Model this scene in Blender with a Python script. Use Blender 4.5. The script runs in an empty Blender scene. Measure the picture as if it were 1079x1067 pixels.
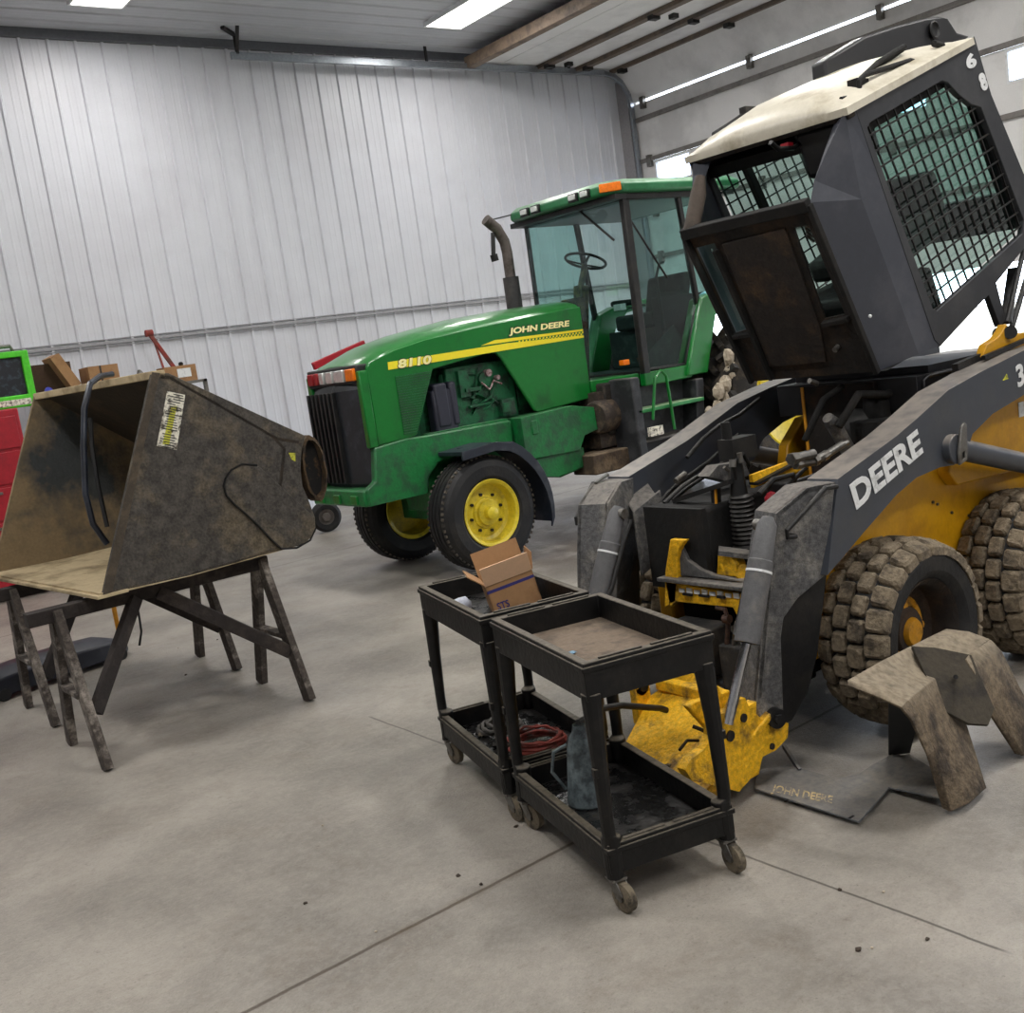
import bpy, bmesh, math, random
from mathutils import Vector, Matrix
from mathutils.geometry import tessellate_polygon
random.seed(7)
sc = bpy.context.scene
COL = sc.collection
V = Vector
PI = math.pi

# ---------------------------------------------------------------- camera
CX, CY, F, CH = 539.5, 533.5, 1130.0, 1.75
ROLL, PITCH, YAW = math.radians(8.25), math.radians(8.35), math.radians(36.6416)
_d = V((math.sin(YAW)*math.cos(PITCH), math.cos(YAW)*math.cos(PITCH), -math.sin(PITCH)))
_r = V((math.cos(YAW), -math.sin(YAW), 0))
_u = _r.cross(_d)
CR = _r*math.cos(ROLL) - _u*math.sin(ROLL)
CU = _u*math.cos(ROLL) + _r*math.sin(ROLL)
CO = V((0, 0, CH))
cam = bpy.data.cameras.new('camera'); co = bpy.data.objects.new('camera', cam); COL.objects.link(co)
cam.sensor_fit = 'HORIZONTAL'; cam.sensor_width = 36; cam.lens = F/1079*36; cam.clip_start = .05; cam.clip_end = 300
m = Matrix((CR, CU, -_d)).transposed().to_4x4(); m.translation = CO
co.matrix_world = m
sc.camera = co

# measuring helpers: where the sight line through a photo point meets a plane
def ray(x, y): return _d*F + CR*(x-CX) - CU*(y-CY)
def aY(x, y, Y): r = ray(x, y); return CO + r*(Y/r.y)
def aX(x, y, X): r = ray(x, y); return CO + r*(X/r.x)
def aZ(x, y, Z=0.): r = ray(x, y); return CO + r*((Z-CH)/r.z)
def aP(x, y, p, n): r = ray(x, y); return CO + r*((p-CO).dot(n)/r.dot(n))
def xz(x, y, Y): p = aY(x, y, Y); return (p.x, p.z)

# ---------------------------------------------------------------- materials
def lin(c): return tuple(((v/255.)/12.92 if v/255. <= .04045 else ((v/255.+.055)/1.055)**2.4) for v in c) + (1.,)
MT = {}
def mat(name, c, rough=.6, metal=0., c2=None, amt=.5, scale=6., detail=8., bump=0., bscale=40., var=.12, dust=None, damt=.0, spec=.5, rvar=.0, coat=0.):
    """base colour c, patches of c2 covering share amt, dust colour settled on upward faces"""
    if name in MT: return MT[name]
    m = bpy.data.materials.new(name); m.use_nodes = True
    nt = m.node_tree; N = nt.nodes; L = nt.links; N.clear()
    out = N.new('ShaderNodeOutputMaterial'); b = N.new('ShaderNodeBsdfPrincipled'); L.new(b.outputs[0], out.inputs[0])
    tc = N.new('ShaderNodeTexCoord')
    n1 = N.new('ShaderNodeTexNoise'); n1.inputs['Scale'].default_value = scale; n1.inputs['Detail'].default_value = detail; n1.inputs['Roughness'].default_value = .65
    L.new(tc.outputs['Object'], n1.inputs['Vector'])
    n2 = N.new('ShaderNodeTexNoise'); n2.inputs['Scale'].default_value = scale*5.3; n2.inputs['Detail'].default_value = 6
    L.new(tc.outputs['Object'], n2.inputs['Vector'])
    hv = N.new('ShaderNodeHueSaturation'); hv.inputs['Color'].default_value = lin(c)
    mr = N.new('ShaderNodeMapRange'); mr.inputs['From Min'].default_value = .38; mr.inputs['From Max'].default_value = .62
    mr.inputs['To Min'].default_value = 1-var; mr.inputs['To Max'].default_value = 1+var
    n5 = N.new('ShaderNodeTexNoise'); n5.inputs['Scale'].default_value = max(60., scale*22); n5.inputs['Detail'].default_value = 3; L.new(tc.outputs['Object'], n5.inputs['Vector'])
    av = N.new('ShaderNodeMath'); av.operation = 'MULTIPLY_ADD'; av.inputs[1].default_value = .45; L.new(n5.outputs['Fac'], av.inputs[0])
    sc5 = N.new('ShaderNodeMath'); sc5.operation = 'MULTIPLY'; sc5.inputs[1].default_value = .55; L.new(n2.outputs['Fac'], sc5.inputs[0]); L.new(sc5.outputs[0], av.inputs[2])
    L.new(av.outputs[0], mr.inputs['Value']); L.new(mr.outputs[0], hv.inputs['Value'])
    col = hv.outputs[0]
    if c2 is not None:
        r = N.new('ShaderNodeMapRange'); t = .72-.44*amt
        r.inputs['From Min'].default_value = t-.07; r.inputs['From Max'].default_value = t+.09
        L.new(n1.outputs['Fac'], r.inputs['Value'])
        mx = N.new('ShaderNodeMix'); mx.data_type = 'RGBA'; L.new(r.outputs[0], mx.inputs[0]); L.new(col, mx.inputs[6])
        hv2 = N.new('ShaderNodeHueSaturation'); hv2.inputs['Color'].default_value = lin(c2); L.new(mr.outputs[0], hv2.inputs['Value'])
        L.new(hv2.outputs[0], mx.inputs[7]); col = mx.outputs[2]
    if dust is not None:
        g = N.new('ShaderNodeNewGeometry'); sx = N.new('ShaderNodeSeparateXYZ'); L.new(g.outputs['Normal'], sx.inputs[0])
        r2 = N.new('ShaderNodeMapRange'); r2.inputs['From Min'].default_value = .35; r2.inputs['From Max'].default_value = .8; r2.inputs['To Max'].default_value = damt
        L.new(sx.outputs['Z'], r2.inputs['Value'])
        mm = N.new('ShaderNodeMath'); mm.operation = 'MULTIPLY'; L.new(r2.outputs[0], mm.inputs[0])
        r3 = N.new('ShaderNodeMapRange'); r3.inputs['From Min'].default_value = .3; r3.inputs['From Max'].default_value = .6; r3.inputs['To Min'].default_value = .45
        L.new(n2.outputs['Fac'], r3.inputs['Value']); L.new(r3.outputs[0], mm.inputs[1])
        mx = N.new('ShaderNodeMix'); mx.data_type = 'RGBA'; L.new(mm.outputs[0], mx.inputs[0]); L.new(col, mx.inputs[6]); mx.inputs[7].default_value = lin(dust); col = mx.outputs[2]
    L.new(col, b.inputs['Base Color'])
    b.inputs['Roughness'].default_value = rough; b.inputs['Metallic'].default_value = metal
    b.inputs['Specular IOR Level'].default_value = spec; b.inputs['Coat Weight'].default_value = coat
    if rvar:
        r = N.new('ShaderNodeMapRange'); r.inputs['From Min'].default_value = .3; r.inputs['From Max'].default_value = .7
        r.inputs['To Min'].default_value = max(.02, rough-rvar); r.inputs['To Max'].default_value = min(1, rough+rvar)
        L.new(n1.outputs['Fac'], r.inputs['Value']); L.new(r.outputs[0], b.inputs['Roughness'])
    if bump:
        n3 = N.new('ShaderNodeTexNoise'); n3.inputs['Scale'].default_value = bscale; n3.inputs['Detail'].default_value = 6
        L.new(tc.outputs['Object'], n3.inputs['Vector'])
        bp = N.new('ShaderNodeBump'); bp.inputs['Strength'].default_value = bump; bp.inputs['Distance'].default_value = .01
        L.new(n3.outputs['Fac'], bp.inputs['Height']); L.new(bp.outputs[0], b.inputs['Normal'])
    MT[name] = m
    return m

def emis(name, c, s):
    m = bpy.data.materials.new(name); m.use_nodes = True; nt = m.node_tree; nt.nodes.clear()
    o = nt.nodes.new('ShaderNodeOutputMaterial'); e = nt.nodes.new('ShaderNodeEmission')
    e.inputs[0].default_value = lin(c); e.inputs[1].default_value = s; nt.links.new(e.outputs[0], o.inputs[0]); return m

def glassm(name, tint, fac=.12):
    m = bpy.data.materials.new(name); m.use_nodes = True; nt = m.node_tree; N = nt.nodes; L = nt.links; N.clear()
    o = N.new('ShaderNodeOutputMaterial'); t = N.new('ShaderNodeBsdfTransparent'); g = N.new('ShaderNodeBsdfGlossy'); mx = N.new('ShaderNodeMixShader')
    t.inputs[0].default_value = lin(tint); g.inputs['Roughness'].default_value = .04; g.inputs[0].default_value = (.8, .85, .85, 1)
    fr = N.new('ShaderNodeFresnel'); fr.inputs[0].default_value = 1.45
    ge = N.new('ShaderNodeNewGeometry'); iv = N.new('ShaderNodeMath'); iv.operation = 'SUBTRACT'; iv.inputs[0].default_value = 1; L.new(ge.outputs['Backfacing'], iv.inputs[1])
    a0 = N.new('ShaderNodeMath'); a0.operation = 'ADD'; a0.inputs[1].default_value = fac; L.new(fr.outputs[0], a0.inputs[0])
    ad = N.new('ShaderNodeMath'); ad.operation = 'MULTIPLY'; L.new(a0.outputs[0], ad.inputs[0]); L.new(iv.outputs[0], ad.inputs[1])
    L.new(ad.outputs[0], mx.inputs[0]); L.new(t.outputs[0], mx.inputs[1]); L.new(g.outputs[0], mx.inputs[2]); L.new(mx.outputs[0], o.inputs[0]); return m

DUST = (150, 138, 120); MUD = (112, 98, 80)
M = dict(
 green=mat('green_paint', (10, 112, 40), .28, c2=(16, 88, 36), amt=.35, scale=3, var=.06, coat=.3, dust=(90, 130, 90), damt=.35),
 greenlo=mat('green_cast', (16, 112, 54), .45, c2=(34, 84, 52), amt=.5, scale=7, bump=.3, dust=(80, 110, 80), damt=.4),
 greendk=mat('green_engine', (24, 100, 62), .6, c2=(30, 52, 40), amt=.45, scale=9, bump=.5),
 yel=mat('wheel_yellow', (222, 200, 50), .4, c2=(170, 150, 50), amt=.3, scale=5),
 stripe=mat('stripe_yellow', (240, 225, 40), .45, var=.03),
 cream=mat('letter_cream', (246, 240, 170), .5, var=.03),
 white=mat('letter_white', (225, 227, 228), .5, c2=(170, 172, 172), amt=.25, scale=20, var=.04),
 black=mat('black_plastic', (14, 15, 17), .5, c2=(32, 31, 30), amt=.4, scale=8, dust=(80, 76, 70), damt=.35),
 blackm=mat('black_metal', (11, 11, 13), .55, c2=(30, 27, 24), amt=.4, scale=8, bump=.3),
 deep=mat('dark_steel', (8, 8, 8), .85, c2=(26, 23, 20), amt=.4, scale=7, bump=.4),
 navyfender=mat('fender_plastic', (34, 40, 52), .42, c2=(66, 70, 78), amt=.3, scale=5),
 rub=mat('tyre_rubber', (16, 17, 20), .65, c2=(38, 36, 34), amt=.35, scale=6, bump=.3),
 rubdusty=mat('dusty_tread', (50, 47, 44), .85, c2=(92, 84, 74), amt=.5, scale=10, bump=.6),
 mudtread=mat('muddy_tread', (120, 108, 90), .95, c2=(72, 64, 54), amt=.35, scale=12, bump=1., bscale=60, var=.3),
 mudtyre=mat('muddy_tyre', (34, 31, 28), .9, c2=(70, 61, 50), amt=.4, scale=9, bump=.6),
 char=mat('charcoal_paint', (60, 64, 72), .42, c2=(66, 68, 72), amt=.35, scale=3.5, var=.06, dust=(150, 141, 131), damt=.72),
 chardusty=mat('dusty_charcoal', (84, 84, 85), .75, c2=(116, 113, 108), amt=.4, scale=9, bump=.6, var=.38, dust=(130, 122, 112), damt=.5),
 cabgrey=mat('cab_grey_paint', (60, 63, 72), .5, c2=(72, 74, 82), amt=.35, scale=4, var=.05),
 cabside=mat('cab_side_paint', (42, 44, 49), .55, c2=(56, 57, 60), amt=.4, scale=4, var=.08),
 grime=mat('greasy_panel', (22, 19, 17), .8, c2=(52, 38, 24), amt=.42, scale=5, bump=.6, var=.3),
 ind=mat('loader_yellow', (200, 146, 14), .38, c2=(168, 118, 16), amt=.3, scale=3, var=.06, bump=.1, dust=(150, 120, 60), damt=.3),
 coup=mat('coupler_yellow', (232, 178, 22), .6, c2=(112, 84, 36), amt=.32, scale=9, bump=.9, var=.25),
 cream_roof=mat('cream_roof', (204, 198, 182), .38, c2=(165, 155, 132), amt=.35, scale=4, var=.05),
 chrome=mat('chrome_rod', (190, 192, 196), .18, 1.),
 steel=mat('worn_steel', (120, 118, 114), .45, .7, c2=(90, 84, 76), amt=.4, scale=14),
 galv=mat('galvanised', (112, 124, 128), .5, .25, c2=(66, 74, 78), amt=.5, scale=18),
 track=mat('track_steel', (150, 156, 162), .3, .8),
 cart=mat('cart_plastic', (9, 9, 10), .5, c2=(27, 25, 23), amt=.36, scale=9, bump=.25, dust=(104, 96, 83), damt=.8, spec=.35),
 cartdirt=mat('dirt_layer', (112, 98, 84), .95, c2=(84, 74, 64), amt=.4, scale=9, bump=.6),
 cartoil=mat('oily_floor', (17, 17, 17), .3, c2=(48, 46, 44), amt=.4, scale=10, bump=.4, rvar=.2),
 muddyw=mat('muddy_wheel', (112, 102, 86), .95, c2=(48, 44, 38), amt=.4, scale=20, bump=.6),
 card=mat('cardboard', (160, 122, 84), .85, c2=(140, 104, 70), amt=.35, scale=6, var=.05),
 cardlit=mat('cardboard_lit', (226, 186, 150), .85, var=.04),  # brighter cardboard for the near flap, its lit look put into the colour
 ink=mat('blue_print', (52, 48, 110), .7),
 bag=mat('white_plastic', (205, 210, 225), .4),
 bucket=mat('bucket_steel', (68, 64, 59), .8, .1, c2=(98, 88, 71), amt=.33, scale=3.6, detail=14, bump=1., bscale=30, var=.42),
 bucketin=mat('bucket_inside', (140, 122, 94), .9, 0., c2=(66, 70, 72), amt=.4, scale=1.7, detail=5, bump=.5, var=.12),
 bucketfl=mat('bucket_floor_dirt', (186, 168, 134), .9, 0., c2=(124, 108, 80), amt=.4, scale=3, detail=8, bump=.4, var=.08),
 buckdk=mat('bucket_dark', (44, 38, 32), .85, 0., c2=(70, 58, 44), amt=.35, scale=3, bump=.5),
 wood=mat('old_wood', (64, 57, 52), .9, c2=(134, 126, 118), amt=.36, scale=8, bump=.6, var=.4),
 wooddk=mat('dark_wood', (38, 32, 30), .85, c2=(64, 56, 50), amt=.4, scale=7, bump=.4, var=.2),
 redpaint=mat('red_paint', (160, 22, 38), .4, c2=(130, 20, 34), amt=.3, scale=3),
 orange=mat('amber_lens', (235, 120, 20), .25),
 lens=mat('lamp_lens', (215, 218, 215), .15, .4),
 redlens=mat('red_lens', (150, 30, 36), .3),
 lime=mat('lime_paint', (80, 205, 40), .4),
 navy=mat('navy_paint', (13, 16, 30), .45, c2=(28, 30, 42), amt=.4, scale=8),
 pole=mat('orange_pole', (205, 140, 30), .5),
 copper=mat('red_cable', (150, 66, 56), .5, c2=(84, 50, 42), amt=.4, scale=20),
 fend=mat('muddy_fender', (104, 91, 74), .92, c2=(58, 50, 43), amt=.45, scale=7, detail=12, bump=1., var=.35, dust=(158, 146, 126), damt=.75),
 plate=mat('grey_plate', (98, 101, 106), .75, c2=(122, 120, 116), amt=.35, scale=9, bump=.3, var=.2, dust=(132, 125, 114), damt=.55),
 wornletter=mat('worn_letter', (205, 182, 132), .7, c2=(112, 112, 114), amt=.5, scale=22),
 decal=mat('worn_decal', (232, 228, 212), .7, c2=(70, 62, 50), amt=.42, scale=30, detail=4),
 decaly=mat('yellow_mark', (190, 190, 60), .7, c2=(70, 62, 50), amt=.3, scale=30),
 mudclod=mat('mud_clod', (176, 164, 146), .95, c2=(130, 118, 100), amt=.4, scale=9, bump=1.),
 glass=glassm('tinted_glass', (226, 242, 240), .03),
 mglass=glassm('polycarbonate', (222, 238, 234), .08),
 dglass=glassm('window_glass', (235, 240, 250), .03),
 seat=mat('seat_fabric', (30, 36, 34), .9, c2=(50, 56, 52), amt=.4, scale=12),
 wallw=mat('white_steel', (208, 210, 217), .38, c2=(203, 204, 211), amt=.4, scale=.7, var=.03, spec=.4),
 ceilw=mat('ceiling_steel', (186, 188, 194), .42, c2=(180, 182, 188), amt=.4, scale=.6, var=.03),
 doorw=mat('door_panel_white', (222, 221, 220), .55, c2=(200, 199, 198), amt=.4, scale=.9, var=.03),
 strut=mat('door_strut_brown', (98, 84, 72), .6, c2=(72, 64, 58), amt=.4, scale=3),
 wallplain=mat('plain_wall', (176, 176, 178), .6),
 outside=mat('outside_gravel', (176, 170, 150), .95, c2=(150, 146, 130), amt=.4, scale=1.2),
)

# ---------------------------------------------------------------- mesh building
class MB:
    def __init__(s): s.v = []; s.f = []; s.m = []; s.cm = 0
    def add(s, vs, fs):
        k = len(s.v); s.v += [V(p) for p in vs]; s.f += [tuple(k+i for i in f) for f in fs]; s.m += [s.cm]*len(fs); return s
    def obox(s, o, a, b, c):
        o, a, b, c = V(o), V(a), V(b), V(c)
        if a.cross(b).dot(c) < 0: a, b = b, a
        p = [o, o+a, o+a+b, o+b, o+c, o+a+c, o+a+b+c, o+b+c]
        return s.add(p, [(3, 2, 1, 0), (4, 5, 6, 7), (0, 1, 5, 4), (1, 2, 6, 5), (2, 3, 7, 6), (3, 0, 4, 7)])
    def box(s, x0, x1, y0, y1, z0, z1): return s.obox((x0, y0, z0), (x1-x0, 0, 0), (0, y1-y0, 0), (0, 0, z1-z0))
    def bar(s, p, q, w, h, up=(0, 0, 1)):
        p, q = V(p), V(q); d = (q-p).normalized(); up = V(up)
        if abs(d.dot(up)) > .97: up = V((1, 0, 0))
        a = d.cross(up).normalized(); b = a.cross(d)
        return s.obox(p-a*w/2-b*h/2, a*w, b*h, q-p)
    def plate(s, outer, o=(0, 0, 0), e1=(1, 0, 0), e2=(0, 0, 1), n=(0, 1, 0), t0=0., t1=.01, holes=()):
        o, e1, e2, n = V(o), V(e1), V(e2), V(n)
        def area(l): return sum(l[i][0]*l[(i+1) % len(l)][1]-l[(i+1) % len(l)][0]*l[i][1] for i in range(len(l)))
        outer = list(outer)
        if area(outer) < 0: outer.reverse()
        loops = [outer]+[list(h) if area(h) < 0 else list(reversed(h)) for h in holes]
        if t1 < t0: t0, t1 = t1, t0
        flip = e1.cross(e2).dot(n) < 0
        flat = [p for l in loops for p in l]; k = len(flat)
        P = [o+e1*p[0]+e2*p[1]+n*t0 for p in flat]+[o+e1*p[0]+e2*p[1]+n*t1 for p in flat]
        tri = tessellate_polygon([[V((p[0], p[1], 0)) for p in l] for l in loops]); fs = []
        for t in tri:
            a, b, c = t
            A = (flat[b][0]-flat[a][0])*(flat[c][1]-flat[a][1])-(flat[c][0]-flat[a][0])*(flat[b][1]-flat[a][1])
            if abs(A) < 1e-12: continue
            if A < 0: b, c = c, b
            fs.append((c, b, a)); fs.append((a+k, b+k, c+k))
        i0 = 0
        for l in loops:
            for i in range(len(l)):
                a, b = i0+i, i0+(i+1) % len(l); fs.append((a, b, b+k, a+k))
            i0 += len(l)
        if flip: fs = [tuple(reversed(f)) for f in fs]
        return s.add(P, fs)
    def pxz(s, pts, y0, y1, holes=()): return s.plate(pts, t0=y0, t1=y1, holes=holes)
    def pyz(s, pts, x0, x1, holes=()): return s.plate(pts, e1=(0, 1, 0), e2=(0, 0, 1), n=(1, 0, 0), t0=x0, t1=x1, holes=holes)
    def pxy(s, pts, z0, z1, holes=()): return s.plate(pts, e1=(1, 0, 0), e2=(0, 1, 0), n=(0, 0, 1), t0=z0, t1=z1, holes=holes)
    def loft(s, secs, closed=True, caps=True):
        n = len(secs[0]); vs = [p for c in secs for p in c]; fs = []
        for i in range(len(secs)-1):
            for j in range(n if closed else n-1):
                a, b = i*n+j, i*n+(j+1) % n; fs.append((a, b, b+n, a+n))
        if caps and closed: fs.append(tuple(range(n-1, -1, -1))); fs.append(tuple((len(secs)-1)*n+j for j in range(n)))
        return s.add(vs, fs)
    def tube(s, path, r, n=8, caps=True):
        path = [V(p) for p in path]; R = r if isinstance(r, (list, tuple)) else [r]*len(path); secs = []; pa = None
        for i, p in enumerate(path):
            d = (path[min(i+1, len(path)-1)]-path[max(i-1, 0)]).normalized()
            if pa is None: a = d.cross(V((0, 0, 1))); a = a if a.length > .1 else d.cross(V((1, 0, 0)))
            else: a = pa-d*pa.dot(d)
            a.normalize(); pa = a; b = d.cross(a)
            secs.append([p+(a*math.cos(t)+b*math.sin(t))*R[i] for t in [2*PI*k/n for k in range(n)]])
        return s.loft(secs, True, caps)
    def cyl(s, p, q, r, r2=None, n=20): return s.tube([p, q], [r, r if r2 is None else r2], n)
    def lathe(s, prof, o, ax=(0, 1, 0), n=40, closed=False):
        """prof: (radius, distance along ax)"""
        o, ax = V(o), V(ax).normalized(); a = ax.cross(V((0, 0, 1))); a = a if a.length > .1 else V((1, 0, 0)); a.normalize(); b = ax.cross(a)
        secs = []
        for k in range(n):
            t = 2*PI*k/n; e = a*math.cos(t)+b*math.sin(t); secs.append([o+e*r+ax*h for r, h in prof])
        L = len(prof); vs = [p for c in secs for p in c]; fs = []
        for i in range(n):
            for j in range(L if closed else L-1):
                p, q = i*L+j, i*L+(j+1) % L; p2, q2 = ((i+1) % n)*L+j, ((i+1) % n)*L+(j+1) % L
                fs.append((p, p2, q2, q))
        return s.add(vs, fs)
    def sphere(s, c, r, n=14, sc_=(1, 1, 1), jit=0.):
        c = V(c); vs = [c+V((0, 0, r*sc_[2]))]
        for i in range(1, n//2):
            for j in range(n):
                t, u = PI*i/(n//2), 2*PI*j/n; q = 1+random.uniform(-jit, jit)
                vs.append(c+V((math.sin(t)*math.cos(u)*sc_[0], math.sin(t)*math.sin(u)*sc_[1], math.cos(t)*sc_[2]))*r*q)
        vs.append(c-V((0, 0, r*sc_[2]))); fs = []
        for j in range(n): fs.append((0, 1+j, 1+(j+1) % n))
        for i in range(n//2-2):
            for j in range(n): a = 1+i*n+j; b = 1+i*n+(j+1) % n; fs.append((a, a+n, b+n, b))
        e = len(vs)-1; k = 1+(n//2-2)*n
        for j in range(n): fs.append((e, k+(j+1) % n, k+j))
        return s.add(vs, fs)
    def build(s, name, mats, parent=None, bevel=0., smooth=30, seg=2, sub=0):
        off = world_of(parent) if parent else V((0, 0, 0))
        me = bpy.data.meshes.new(name); me.from_pydata([p-off for p in s.v], [], s.f); me.validate()
        mats = mats if isinstance(mats, (list, tuple)) else [mats]
        for m in mats: me.materials.append(m)
        if len(mats) > 1 and len(me.polygons) == len(s.m): me.polygons.foreach_set('material_index', s.m)
        bm = bmesh.new(); bm.from_mesh(me); bmesh.ops.recalc_face_normals(bm, faces=bm.faces); bm.to_mesh(me); bm.free()
        if smooth:
            me.polygons.foreach_set('use_smooth', [True]*len(me.polygons)); me.set_sharp_from_angle(angle=math.radians(smooth))
        me.update()
        o = bpy.data.objects.new(name, me); COL.objects.link(o)
        if parent: o.parent = parent
        if bevel:
            b = o.modifiers.new('bevel', 'BEVEL'); b.width = bevel; b.segments = seg; b.limit_method = 'ANGLE'; b.angle_limit = math.radians(35); b.harden_normals = False
        if sub:
            b = o.modifiers.new('sub', 'SUBSURF'); b.levels = sub; b.render_levels = sub
        return o

def world_of(o):
    p = V((0, 0, 0))
    while o: p = p+o.location; o = o.parent
    return p
def tag(o, label, cat, group=None):
    o['label'] = label; o['category'] = cat
    if group: o['group'] = group
    return o
def thing(name, loc, label, cat, group=None):
    o = bpy.data.objects.new(name, None); COL.objects.link(o); o.location = loc; o.empty_display_size = .1
    return tag(o, label, cat, group)
def struct(o): o['kind'] = 'structure'; return o
def children(o): return [c for c in bpy.data.objects if c.parent == o]
def copy_tree(o, parent=None):
    c = o.copy(); COL.objects.link(c); c.parent = parent
    for ch in children(o): copy_tree(ch, c)
    return c
def text(s_, name, o, ex, ey, m, parent, bold=.02, depth=.002, shear=0., space=1.):
    """letters filling the parallelogram o, o+ex, o+ey"""
    cu = bpy.data.curves.new('t', 'FONT'); cu.body = s_; cu.offset = bold; cu.extrude = .5; cu.shear = shear; cu.space_character = space; cu.resolution_u = 4
    t = bpy.data.objects.new('t', cu); COL.objects.link(t); dg = bpy.context.evaluated_depsgraph_get(); dg.update()
    me = bpy.data.meshes.new_from_object(t.evaluated_get(dg)); bpy.data.objects.remove(t)
    xs = [v.co.x for v in me.vertices]; ys = [v.co.y for v in me.vertices]; x0, x1, y0, y1 = min(xs), max(xs), min(ys), max(ys)
    ex, ey, o = V(ex), V(ey), V(o); n = ex.cross(ey).normalized(); mb = MB()
    mb.add([o+ex*((v.co.x-x0)/(x1-x0))+ey*((v.co.y-y0)/(y1-y0))+n*(v.co.z*depth) for v in me.vertices], [tuple(p.vertices) for p in me.polygons])
    bpy.data.meshes.remove(me)
    return mb.build(name, m, parent, smooth=0)
# ================================================================ ROOM
XR, YB, ZC, XL, YF = 12.9, 12.85, 5.96, -4.5, -5.5

def floor_mat():
    m = bpy.data.materials.new('concrete_floor'); m.use_nodes = True; nt = m.node_tree; N = nt.nodes; L = nt.links
    b = N['Principled BSDF']; tc = N.new('ShaderNodeTexCoord')
    def noise(sc_, det, rough=.6, dist=0.):
        n = N.new('ShaderNodeTexNoise'); n.inputs['Scale'].default_value = sc_; n.inputs['Detail'].default_value = det; n.inputs['Roughness'].default_value = rough
        n.inputs['Distortion'].default_value = dist; L.new(tc.outputs['Object'], n.inputs['Vector']); return n.outputs['Fac']
    def rng(v, a, b_, c=0., d=1.):
        r = N.new('ShaderNodeMapRange'); r.inputs['From Min'].default_value = a; r.inputs['From Max'].default_value = b_; r.inputs['To Min'].default_value = c; r.inputs['To Max'].default_value = d
        L.new(v, r.inputs['Value']); return r.outputs[0]
    def mix(f, a, c, k=None):
        x = N.new('ShaderNodeMix'); x.data_type = 'RGBA'; L.new(f, x.inputs[0])
        if isinstance(a, tuple): x.inputs[6].default_value = a
        else: L.new(a, x.inputs[6])
        x.inputs[7].default_value = c; return x.outputs[2]
    def mth(op, a, b_):
        q = N.new('ShaderNodeMath'); q.operation = op
        for i, v in enumerate((a, b_)):
            if v is None: continue
            if isinstance(v, (int, float)): q.inputs[i].default_value = v
            else: L.new(v, q.inputs[i])
        return q.outputs[0]
    c = mix(rng(noise(1.1, 10, .65), .40, .62), lin((154, 148, 139)), lin((120, 115, 108)))
    c = mix(rng(noise(2.7, 9, .7, .6), .52, .74, 0, .6), c, lin((118, 108, 96)))
    c = mix(rng(noise(.55, 5, .6, .4), .55, .75, 0, .45), c, lin((112, 106, 102)))
    c = mix(rng(noise(16, 8, .75), .56, .72, 0, .65), c, lin((108, 100, 90)))
    c = mix(rng(noise(.9, 7, .75, 1.2), .50, .66, 0, .25), c, lin((104, 98, 92)))
    c = mix(rng(noise(4.5, 9, .8, .3), .54, .70, 0, .4), c, lin((116, 106, 94)))
    c = mix(rng(noise(120, 5, .8), .50, .62, 0, .28), c, lin((96, 90, 84)))
    c = mix(rng(noise(26, 8, .85), .46, .58, 0, .22), c, lin((176, 170, 160)))
    c = mix(rng(noise(55, 4, .8), .60, .70, 0, .6), c, lin((84, 76, 68)))
    c = mix(rng(noise(38, 4, .8, 1.), .68, .76, 0, .5), c, lin((200, 194, 184)))
    # muddy tracks near the tractor
    sx = N.new('ShaderNodeSeparateXYZ'); L.new(tc.outputs['Object'], sx.inputs[0])
    gx = mth('MULTIPLY', rng(sx.outputs['X'], 4.6, 5.4), rng(sx.outputs['Y'], 5.6, 6.4)); gx = mth('MULTIPLY', gx, rng(sx.outputs['Y'], 9.3, 8.7))
    c = mix(mth('MULTIPLY', gx, rng(noise(2.2, 8, .7), .32, .50, .1, .95)), c, lin((80, 69, 57)))
    # saw-cut joints
    wob = mth('MULTIPLY', mth('SUBTRACT', noise(3., 4), .5), .02)
    def joint(axis, at, w, lo=None, hi=None):
        d = mth('ABSOLUTE', mth('ADD', mth('SUBTRACT', sx.outputs[axis], at), wob), None)
        j = rng(d, w, w*2.2, .85, 0.)
        if lo is not None: j = mth('MULTIPLY', j, rng(sx.outputs['Y' if axis == 'X' else 'X'], lo, lo+.05))
        if hi is not None: j = mth('MULTIPLY', j, rng(sx.outputs['Y' if axis == 'X' else 'X'], hi, hi-.05))
        return j
    c = mix(joint('X', 2.46, .003, 1.4, 4.8), c, lin((66, 60, 54)))
    c = mix(joint('Y', 2.85, .005), c, lin((64, 52, 40)))
    c = mix(joint('Y', 9.6, .006), c, lin((60, 54, 48)))
    dj = mth('ABSOLUTE', mth('SUBTRACT', sx.outputs['Y'], 2.85), None)
    c = mix(mth('MULTIPLY', rng(dj, .0, .035, .5, 0.), rng(noise(4., 5), .4, .6)), c, lin((92, 78, 60)))
    L.new(c, b.inputs['Base Color'])
    L.new(rng(noise(1.6, 6), .3, .7, .34, .56), b.inputs['Roughness'])
    bp = N.new('ShaderNodeBump'); bp.inputs['Strength'].default_value = .45; bp.inputs['Distance'].default_value = .01
    L.new(noise(70, 6, .7), bp.inputs['Height']); L.new(bp.outputs[0], b.inputs['Normal'])
    return m
struct(MB().box(XL, XR+.3, YF, YB+.3, -.12, 0).build('floor', floor_mat(), smooth=0))
struct(MB().box(XR+.3, 70, -40, 60, -.15, -.02).build('ground', M['outside'], smooth=0))

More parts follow.
